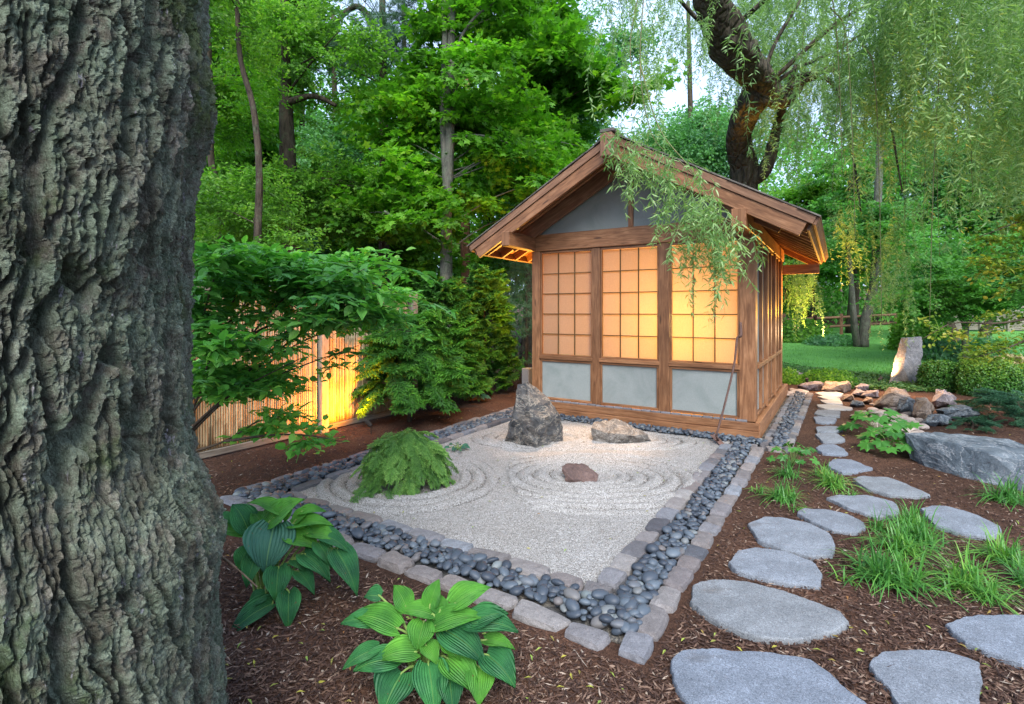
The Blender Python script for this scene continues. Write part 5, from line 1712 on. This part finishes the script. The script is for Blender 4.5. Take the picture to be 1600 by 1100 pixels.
for i, pts in enumerate(SB):
    b0_, b1_ = 4.1 - (0.0), (3.4 + (i * 37 % 10) * .11)
    q = [rel(x, y, b0_ + (b1_ - b0_) * t / 3, base) for t, (x, y) in enumerate(pts)]
    tube('branch', q, [.014, .009, .006, .003], M['twig'], sh, 5, .1, 6)
    cc = curve(q, 8)
    sparse = i in (6, 7, 8)
    for j in range(9 if sparse else 21):
        t = random.uniform(.35 if not sparse else .5, 1.0)
        c_ = cc[int(t * (len(cc) - 1))]
        ww = base + c_ - EYE
        dpt = ww.dot(FW); qx, qy = 800 + 803 * ww.dot(RT) / dpt, 486.5 - 803 * ww.z / dpt
        if qy > 500 and 400 < qx < 610 and not sparse and random.random() < .60: continue
        if qy > 610 and random.random() < .4: continue
        place(tms, 'leafy_twig', M['shrub_leaf'], sh, c_ + Vector((random.gauss(0, .10), random.gauss(0, .12), random.gauss(.0, .045))), (random.gauss(0, .15), random.gauss(0, .15), random.uniform(0, 6.28)), random.uniform(.7, 1.1))

# ================================================================== CONIFER SHRUBS
def conifer(name, label, base, h, r, meshes, mat_, n, sc, shape='cone', stem=.03, z0=.0, droop=.2):
    root = empty(name, base); tag(root, label, 'shrub')
    tube('stem', [(0, 0, 0), (.02, 0, h * .5), (0, 0, h * .92)], [stem, stem * .7, stem * .3], M['bark_dark'], root, 7, .1)
    ms = with_mat(meshes, mat_)
    nst_ = 0
    bigs = Acc()
    for k in range(n):
        t = random.random() ** .85
        z = z0 + (h - z0) * t
        if shape == 'cone': rr = r * (1 - t ** 1.6) * (.75 + .25 * min(1, t * 5))
        elif shape == 'dome': rr = r * math.sqrt(max(.02, 1 - t * t))
        th_ = random.uniform(0, 6.28)
        f = random.uniform(.45, 1.0) ** .5
        lump = 1 + (.5 if shape == 'dome' else .22) * noise.noise(Vector((math.cos(th_) * 1.6, math.sin(th_) * 1.6, z * 2.2 + base.x)))
        p = Vector((math.cos(th_), math.sin(th_), 0)) * rr * f * lump + Vector((0, 0, z))
        o = place(ms, 'spray', mat_, root, p, (random.gauss(0, .35), droop + random.gauss(0, .3), th_ + random.gauss(0, .35)), random.uniform(*sc))
    return root


conifer('arborvitae', 'dark loose evergreen with bare reddish stems at the end of the lit fence', xy(640, 7.0), 1.45, .50, con_sp, M['arb_leaf'], 150, (1.0, 1.6), 'cone', .035, .35)
conifer('arborvitae', 'large dark arborvitae bush between the fence and the teahouse', xy(690, 8.4), 1.95, .44, con_sp, M['arb_leaf'], 290, (.9, 1.4), 'cone', .04, .02, -.35)
conifer('arborvitae', 'yellow lit arborvitae bush nearest the left wall of the teahouse', xy(756, 9.6), 2.15, .42, con_sp, M['arb_leaf'], 290, (.9, 1.4), 'cone', .04, .02, -.35)
conifer('young_pine', 'soft blue green pine behind the left eave of the teahouse', xy(822, 11.5), 2.7, .9, pine_sp, M['pine_leaf'], 90, (.7, 1.1), 'cone', .05, .3, 0)
wh = G(622, 772)
conifer('weeping_hemlock', 'low mounded weeping hemlock growing in the gravel', wh + Vector((-.10, .22, 0)), .46, .34, hem_sp, M['hemlock_leaf'], 260, (.5, .95), 'dome', .02, .0, .75)
conifer('juniper', 'low spreading juniper right of the boulder heap', G(1580, 664) + Vector((.15, .45, 0)), .34, .50, hem_sp, M['juniper_leaf'], 150, (.7, 1.1), 'dome', .02, .0, -.1)
conifer('juniper', 'small dark creeping juniper left of the flat blue rock', G(1512, 672) + Vector((.05, .1, 0)), .12, .22, hem_sp, M['juniper_leaf'], 34, (.5, .8), 'dome', .015, .0, -.1)


def leaf_bush(name, label, base, rx, rz_, n, lm, leaf, group=None, flat=1.0):
    root = empty(name, base); tag(root, label, 'bush', group)
    tube('stem', [(0, 0, 0), (0, 0, rz_ * .7)], [.02, .01], M['twig'], root, 5)
    a = Acc()
    v = RNG.normal(size=(n, 3)); v = nrmz(v); v[:, 2] = np.abs(v[:, 2]) * 1.0
    if flat != 1.0: v /= (np.sum(np.abs(v) ** flat, axis=1) ** (1 / flat))[:, None] * .93
    lump = 1 + .10 * fbm(v[:, 0] * 2 + base.x, v[:, 1] * 2, v[:, 2] * 2, 3)
    rr = RNG.uniform(.80, 1.02, n) * lump
    pos = v * rr[:, None] * np.array([rx, rx, rz_])
    pos[:, 2] = np.maximum(pos[:, 2], .01)
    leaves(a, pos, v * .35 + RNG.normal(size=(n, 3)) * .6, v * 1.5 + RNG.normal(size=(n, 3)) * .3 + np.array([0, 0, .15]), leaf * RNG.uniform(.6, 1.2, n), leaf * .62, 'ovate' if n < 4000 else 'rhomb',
           np.clip(RNG.random(n) * .5 + .75 * (v[:, 2] - .25), 0, 1) if flat != 1.0 else None)  # box leaves coloured lighter and yellower upward, painting in light from above
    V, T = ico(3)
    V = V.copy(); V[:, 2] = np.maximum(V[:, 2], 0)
    a.add(V * np.array([rx, rx, rz_]) * .78, T, .0)  # solid dark core, added to stop light passing through the bush
    o = link('foliage', a.mesh('foliage'), lm, root); o['kind'] = 'stuff'
    return root


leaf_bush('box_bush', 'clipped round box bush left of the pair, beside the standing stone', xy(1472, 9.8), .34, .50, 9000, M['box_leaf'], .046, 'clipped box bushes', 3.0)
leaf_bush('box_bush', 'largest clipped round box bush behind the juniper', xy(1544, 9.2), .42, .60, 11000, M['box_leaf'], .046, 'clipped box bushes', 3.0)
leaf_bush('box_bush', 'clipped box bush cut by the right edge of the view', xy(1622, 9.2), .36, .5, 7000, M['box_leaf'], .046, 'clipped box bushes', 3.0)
leaf_bush('cream_bush', 'cream and yellow variegated low bush behind the box bushes', xy(1585, 12), .6, .45, 1300, M['hay'], .08)
leaf_bush('low_shrub', 'low sprawling dark shrub at the lawn edge behind the flat mauve rock', xy(1295, 10.6), .55, .30, 1400, M['forest_leaf'], .06, 'low shrubs at the lawn edge')
leaf_bush('low_shrub', 'little shrub beside the rear corner of the teahouse', xy(1228, 10.8), .3, .3, 600, M['forest_leaf'], .06, 'low shrubs at the lawn edge')
leaf_bush('low_shrub', 'blue green perennials at the back of the lawn near the rail fence', xy(1300, 18.5), .9, .35, 900, M['pale_leaf'], .12, 'low shrubs at the lawn edge')
leaf_bush('low_shrub', 'blue green perennial clump left of the small maple trunk', xy(1470, 14.6), .8, .5, 1200, M['pale_leaf'], .13, 'low shrubs at the lawn edge')
leaf_bush('low_shrub', 'blue green perennial clump right of the small maple trunk', xy(1545, 15), .8, .5, 1200, M['pale_leaf'], .13, 'low shrubs at the lawn edge')
leaf_bush('low_shrub', 'dark rounded evergreen left of the grey board fence', xy(1435, 16.5), .8, 1.3, 2200, M['forest_leaf'], .12, 'low shrubs at the lawn edge')
leaf_bush('low_shrub', 'dark shrub at the foot of the rail fence', xy(1245, 20), 1.2, .9, 1500, M['forest_leaf'], .14, 'low shrubs at the lawn edge')

# ground cover between rocks and lawn
a = Acc()
n = 15000
px = RNG.uniform(1180, 1660, n)
py = np.interp(px, [1180, 1290, 1350, 1440, 1500, 1660], [575, 590, 596, 600, 600, 610]) + RNG.uniform(-10, 14, n)
pos = np.array([G(x, y, .0) for x, y in zip(px, py)])
pos[:, 2] = terrain(pos[:, 0], pos[:, 1]) + RNG.uniform(.02, .09, n)
leaves(a, pos, RNG.normal(size=(n, 3)) * np.array([1, 1, .3]), RNG.normal(size=(n, 3)) * .4 + np.array([0, 0, 1.]), .06 * RNG.uniform(.6, 1.2, n), .045, 'rhomb')
o = link('ground_cover', a.mesh('ground_cover'), M['cover_leaf'])
tag(o, 'yellow green ivy like ground cover between the rocks and the lawn', 'ground cover', kind='stuff')

# ================================================================== HOSTAS
def hosta_leaf(parent, b_, t_, w, mat_, dome=.12, view=None, heart=.5, droop=.22):
    b_, t_ = Vector(b_), Vector(t_)
    ax = t_ - b_; L = ax.length; ax.normalize()
    up = (Vector((0, 0, .9)) + (view or Vector((0, 0, 0))) * .65)
    side = up.cross(ax).normalized(); nrm_ = ax.cross(side)
    nu, nv = 11, 9
    V = []; UV = []
    wob = random.uniform(0, 9)
    for i in range(nu):
        t = i / (nu - 1)
        wv = (math.sin(math.pi * min(1, t * .96 + .035) ** .62)) ** .9 * (1 - .12 * t)
        if i == nu - 1: wv = .02
        for j in range(nv):
            s = j / (nv - 1) * 2 - 1
            y = s * wv * w * .5
            back = -.10 * L * (abs(s) ** 2) * max(0, 1 - t * 4) * heart * 2
            zc = .20 * w * (abs(s) ** 1.5) * wv - .03 * w * 0
            arch = L * (.20 * math.sin(t * 2.2) - droop * t * t)
            rip = .010 * w / .14 * math.sin(s * 9 + t * 4 + wob) * abs(s) * .9
            V.append(b_ + ax * (t * L + back) + side * y + nrm_ * (zc + arch + rip))
            UV.append((t, s * .5 * (wv ** .3)))
    me = tri_mesh('leaf', np.array(V), grid_tris(nu, nv), True, np.full(len(V), random.random()), np.array(UV))
    return link('leaf', me, mat_, parent)


def hosta(label, ctr_px, depth, zc, LV, cx0, cy0, k, near=.0012, name='hosta'):
    base = P(ctr_px[0], ctr_px[1], depth); base.z = 0
    root = empty(name, base); tag(root, label, 'plant')
    cen = Vector((ctr_px[0], zc))
    view = (EYE - (base + Vector((0, 0, .3)))).normalized()
    for (bx, by, tx, ty, w, tone) in LV:
        X0, Y0, X1, Y1 = cx0 + bx * k, cy0 + by * k, cx0 + tx * k, cy0 + ty * k
        db = depth - (Y0 - zc) * near
        dt = depth - (Y1 - zc) * near * 1.15
        b_ = P(X0, Y0, db) - base; t_ = P(X1, Y1, dt) - base
        wm = w * k / 803 * depth
        hosta_leaf(root, b_, t_, wm * 1.12, M['hosta_d'] if tone == 0 else M['hosta_l'] if tone == 1 else M['hosta_blue'], view=view)
        st = Vector((random.uniform(-.03, .03), random.uniform(-.03, .03), 0))
        mid = st.lerp(b_, .55) + Vector((0, 0, .05))
        tube('leaf_stalk', [st, mid, b_, b_ + (t_ - b_) * .12], [.007, .006, .004, .002], M['stem_green'], root, 5, 0, 5)
    return root


H1 = [(360, 360, 235, 320, 50, 1), (200, 395, 110, 365, 40, 0), (420, 360, 510, 350, 40, 1), (400, 390, 470, 345, 50, 1), (240, 480, 205, 560, 60, 0), (240, 420, 185, 325, 85, 0), (235, 435, 105, 430, 58, 1), (390, 400, 535, 400, 62, 1), (480, 430, 600, 500, 60, 0),
      (480, 460, 530, 550, 60, 0), (540, 480, 620, 645, 85, 0), (430, 500, 525, 595, 80, 0), (310, 395, 432, 308, 95, 1), (380, 440, 490, 480, 85, 1), (345, 545, 335, 668, 85, 0), (330, 400, 298, 572, 155, 2), (380, 630, 378, 768, 72, 0), (325, 672, 162, 792, 75, 0), (400, 520, 440, 560, 60, 0), (300, 420, 250, 350, 70, 1), (355, 380, 385, 300, 60, 1), (270, 500, 232, 620, 62, 0), (445, 430, 560, 455, 60, 1), (410, 560, 470, 640, 55, 0), (300, 640, 240, 690, 50, 0)]
hosta('hosta with a large blue green heart leaf beside the old trunk', (412, 935), 2.66, 850, H1, 280, 640, .45, .0014)
H2 = [(700, 650, 640, 650, 60, 0), (950, 680, 1082, 612, 90, 1), (790, 690, 745, 608, 70, 1), (870, 685, 902, 588, 65, 1), (905, 700, 905, 640, 60, 1), (1020, 740, 1142, 705, 85, 0), (700, 740, 560, 738, 80, 0), (690, 830, 565, 900, 60, 0), (1000, 745, 1178, 765, 100, 0), (760, 760, 598, 712, 95, 1), (1060, 800, 1166, 830, 50, 1),
      (885, 715, 752, 700, 66, 1), (880, 755, 1065, 712, 84, 1), (920, 765, 1065, 885, 115, 0), (825, 840, 682, 872, 85, 1), (760, 868, 603, 905, 88, 0), (850, 735, 825, 838, 90, 1), (855, 815, 897, 885, 62, 1), (925, 805, 992, 875, 74, 1), (1065, 850, 1168, 962, 110, 0), (930, 862, 1035, 985, 112, 1),
      (1045, 895, 1040, 1030, 90, 1), (935, 915, 952, 1060, 84, 0), (865, 880, 888, 1060, 112, 0), (775, 912, 705, 1060, 130, 0)]
hosta('light green hosta in the centre foreground', (668, 1085), 2.06, 960, H2, 280, 640, .45, .0011)


def mini_hosta(label, base, sizes, mat_, n=9, h=.22, r=.16, leaf=.12, w=.10):
    root = empty('hosta', base); tag(root, label, 'plant', 'small hostas along the left bed')
    view = (EYE - base).normalized()
    for k in range(n):
        th_ = k * 2.4 + random.uniform(-.3, .3); rr = r * random.uniform(.3, 1)
        b_ = Vector((math.cos(th_) * rr * .7, math.sin(th_) * rr * .7, h * random.uniform(.6, 1)))
        t_ = b_ + Vector((math.cos(th_) * leaf, math.sin(th_) * leaf, -leaf * random.uniform(.1, .5)))
        hosta_leaf(root, b_, t_, w * random.uniform(.8, 1.1), mat_, view=view)
        tube('leaf_stalk', [(0, 0, 0), b_ * .6 + Vector((0, 0, .02)), b_], .004, M['stem_green'], root, 4, 0, 3)


mini_hosta('small blue green hosta below the dark arborvitae', G(690, 634), 0, M['hosta_blue'], 5, .24, .16, .17, .14)
mini_hosta('tiny hosta halfway along the bed to the teahouse', G(748, 628), 0, M['hosta_blue'], 7, .12, .12, .13, .09)
mini_hosta('yellow lit hosta by the rear left corner of the teahouse', G(800, 596), 0, M['hosta_l'], 14, .42, .42, .17, .13)
mini_hosta('taller pale hosta behind the yellow lit one', G(812, 588), 0, M['hosta_l'], 12, .55, .3, .15, .1)
mini_hosta('small grey leaved plant at the gravel edge beside the hemlock', G(716, 704), 0, M['hosta_blue'], 12, .06, .16, .06, .05)


# ================================================================== LOBED LEAF PLANTS
def lobed(label, base, n, r, h, L, group='lobed leaf plants'):
    root = empty('oakleaf_plant', base); tag(root, label, 'plant', group)
    view = (EYE - base).normalized()
    for k in range(n):
        th_ = k * 2.4; rr = r * math.sqrt((k + .5) / n)
        p = Vector((math.cos(th_) * rr, math.sin(th_) * rr, h * (1.05 - .6 * (rr / r) ** 2) + random.uniform(-.03, .03)))
        d_ = Vector((math.cos(th_), math.sin(th_), -.45 + random.gauss(0, .3))).normalized()
        n_ = (Vector((0, 0, 1)) + view * .35 + Vector((math.cos(th_), math.sin(th_), 0)) * .3).normalized()
        s_ = n_.cross(d_).normalized(); n_ = d_.cross(s_)
        m_ = 15
        V = [p + d_ * L * .35]; UV = [(.35, 0)]
        for i in range(m_):
            ph = -2.6 + 5.2 * i / (m_ - 1)
            rad = L * (.62 if i % 2 else .40) * (1 - .18 * abs(ph) / 2.6) * random.uniform(.9, 1.1)
            q = p + d_ * (L * .35 + rad * math.cos(ph)) + s_ * (rad * math.sin(ph)) - n_ * (.16 * rad) + n_ * random.uniform(-.01, .01)
            V.append(q); UV.append((.5, math.sin(ph) * .3))
        T_ = [(0, i, i + 1) for i in range(1, m_)]
        me = tri_mesh('leaf', np.array(V), np.array(T_), False, np.full(len(V), random.random()), np.array(UV))
        link('leaf', me, M['bigleaf'], root)
        tube('leaf_stalk', [(0, 0, 0), p * .6 + Vector((0, 0, .03)), p + d_ * L * .3], .003, M['stem_green'], root, 4, 0, 3)


lobed('lobed leaf plant behind, beside the pinkish flat rock', G(1372, 682), 18, .28, .30, .19)
lobed('lobed leaf plant in front, touching the left end of the big boulder', G(1392, 708), 16, .22, .24, .18)
lobed('small lobed leaf plant among the lily turf near the pebble channel', G(1238, 728), 14, .17, .22, .10)

# ================================================================== LILY TURF
def turf_mesh(seed, n=85, L=.27, spread=.08):
    rg = np.random.default_rng(seed); a = Acc()
    for k in range(n):
        th_ = rg.uniform(0, 2 * np.pi); l = L * rg.uniform(.55, 1.15); lean = rg.uniform(.2, 1.3)
        b_ = np.array([rg.normal() * spread * .5, rg.normal() * spread * .5, 0])
        d_ = np.array([np.cos(th_), np.sin(th_), 0]); s_ = np.array([-d_[1], d_[0], 0])
        m_ = 6; V = []
        for i in range(m_):
            t = i / (m_ - 1)
            p = b_ + d_ * l * lean * (t ** 1.5) * .9 + np.array([0, 0, 1]) * l * (t * (1.0 - .30 * lean) - lean * .62 * t ** 2.4)
            w = .0036 * (1 - t ** 2.5) + .0006
            V += [p - s_ * w, p + s_ * w]
        T_ = []
        for i in range(m_ - 1): T_ += [(2 * i, 2 * i + 1, 2 * i + 3), (2 * i, 2 * i + 3, 2 * i + 2)]
        a.add(V, T_, rg.random())
    return a.mesh('blades')


tm = [turf_mesh(400 + i) for i in range(5)]
tm_s = [turf_mesh(420 + i, 14, .15, .05) for i in range(3)]
for m_ in tm + tm_s: m_.materials.append(M['grass_leaf'])
TURF = [(1222, 782, .95, 'lily turf tuft left of the pair beside the border'), (1232, 745, .9, 'lily turf tuft under the small lobed leaf plant'), (1302, 762, 1.0, 'lily turf tuft in front of the pointed slab'), (1285, 745, .7, 'thin lily turf between the two tufts behind the path'),
        (1368, 905, 1.15, 'front left tuft of the big lily turf patch'), (1412, 912, 1.1, 'front centre tuft of the big lily turf patch'), (1402, 860, 1.05, 'middle tuft of the big lily turf patch'), (1440, 850, 1.0, 'rear right tuft of the big patch next to the elongated slab'), (1372, 828, .7, 'small rear tuft beside the half round slab'),
        (1425, 822, .95, 'tallest rear tuft of the big lily turf patch'), (1508, 915, 1.1, 'left tuft of the right lily turf patch'), (1562, 875, 1.0, 'right tuft of the right lily turf patch'), (1545, 940, .7, 'low front tuft of the right lily turf patch'), (1575, 784, 1.15, 'lone lily turf tuft in front of the big boulder'),
        (1612, 920, .9, 'lily turf tuft at the right edge')]
for px, py, s_, lb in TURF:
    r_ = empty('lily_turf', G(px, py), random.uniform(0, 6)); tag(r_, lb, 'grass tuft', 'lily turf tufts in the right bed')
    o = place(tm, 'blades', M['grass_leaf'], r_, (0, 0, 0), (0, 0, 0), s_)
    if s_ > .9:
        place(tm, 'blades', M['grass_leaf'], r_, (.05, .03, 0), (0, 0, 2), s_ * .8)
for px, py, lb in ((1186, 770, 'few single blades beside the border'), (1325, 912, 'tiny sprout left of the big lily turf patch'), (1245, 800, 'few short blades in front of the left tuft'), (1330, 778, 'short blades at the half round slab tip'), (1475, 925, 'young pale blades between the two big patches'), (1590, 890, 'few blades right of the right lily turf patch')):
    r_ = empty('grass_sprout', G(px, py)); tag(r_, lb, 'grass tuft')
    place(tm_s, 'blades', M['grass_leaf'], r_, (0, 0, 0), (0, 0, 0), 1.0)

# ================================================================== MULCH CHIPS AND LITTER
def on_ground(n, bmin=1.5, bmax=11):
    b_ = 1 / (1 / bmin + RNG.random(n) * (1 / bmax - 1 / bmin))
    px_ = RNG.uniform(230, 1660, n)
    A_ = (px_ - 800) / 803 * b_
    x = EYE.x + RT.x * A_ + FW.x * b_; y = EYE.y + RT.y * A_ + FW.y * b_
    ok = ~((x > OX0 - .02) & (x < OX1 + .03) & (y > OY0 - .08) & (y < 0)) & ~((x > -3.25) & (x < .40) & (y > -.25) & (y < 4.4)) & (x > -4.62)
    ok &= y < 7.2
    for c_, rr, out in STONES:
        d2 = np.hypot(x - c_.x, y - c_.y)
        th_ = np.arctan2(y - c_.y, x - c_.x)
        oa = np.array([math.atan2(q.y - c_.y, q.x - c_.x) for q in out]); orr = np.array([(q - c_).length for q in out])
        s_ = np.argsort(oa)
        lim2 = np.interp(th_, oa[s_], orr[s_], period=2 * np.pi)
        ok &= d2 > lim2 * np.where(RNG.random(n) < .035, .3, np.where(RNG.random(n) < .45, .93, .99))
    return x[ok], y[ok]


def slivers(n, L, wd, name, label, mt, seedq=None):
    x, y = on_ground(n)
    N_ = len(x)
    z = terrain(x, y) + .012 * fbm(x * 1.7, y * 1.7) + RNG.uniform(.001, .014, N_)
    th_ = RNG.uniform(0, 2 * np.pi, N_)
    d_ = np.stack([np.cos(th_), np.sin(th_), RNG.normal(size=N_) * .28], -1)
    a = Acc()
    l = L * RNG.uniform(.35, 1.5, N_); w = wd * RNG.uniform(.5, 1.3, N_)
    d_ = nrmz(d_); s_ = nrmz(np.cross(d_, np.array([0, 0, 1.]) + RNG.normal(size=(N_, 3)) * .3)); u_ = np.cross(s_, d_)
    c_ = np.stack([x, y, z], -1)
    V = np.stack([c_ - d_ * l[:, None] / 2, c_ + s_ * w[:, None] / 2, c_ - s_ * w[:, None] / 2, c_ + d_ * l[:, None] / 2 + u_ * l[:, None] * .08, c_ + u_ * w[:, None] * .5], 1)
    T_ = np.array([(0, 1, 4), (0, 4, 2), (4, 1, 3), (4, 3, 2)])[None] + (np.arange(N_) * 5)[:, None, None]
    q = RNG.random(N_) ** 1.3
    a.add(V.reshape(-1, 3), T_.reshape(-1, 3), np.repeat(q, 5))
    o = link(name, a.mesh(name), mt)
    tag(o, label, 'mulch', kind='stuff')


slivers(60000, .034, .009, 'mulch_chips', 'shredded bark slivers scattered over the beds', M['chip'])
slivers(2200, .085, .006, 'mulch_straws', 'longer pale straws and splinters in the mulch', M['chip'])
a = Acc()
x, y = on_ground(700)
N_ = len(x)
leaves(a, np.stack([x, y, terrain(x, y) + .02], -1), RNG.normal(size=(N_, 3)) * np.array([1, 1, .15]), np.array([0, 0, 1.]) + RNG.normal(size=(N_, 3)) * .3, .035, .010, 'rhomb')
n = 90
gx_, gy_ = RNG.uniform(-2.9, -.3, n), RNG.uniform(-3.9, -.2, n)
leaves(a, np.stack([gx_, gy_, np.full(n, .022)], -1), RNG.normal(size=(n, 3)) * np.array([1, 1, .1]), np.array([0, 0, 1.]) + RNG.normal(size=(n, 3)) * .2, .028, .009, 'rhomb')
o = link('leaf_litter', a.mesh('leaf_litter'), M['litter'])
tag(o, 'tiny yellow and green fallen willow leaves on the ground', 'leaf litter', kind='stuff')
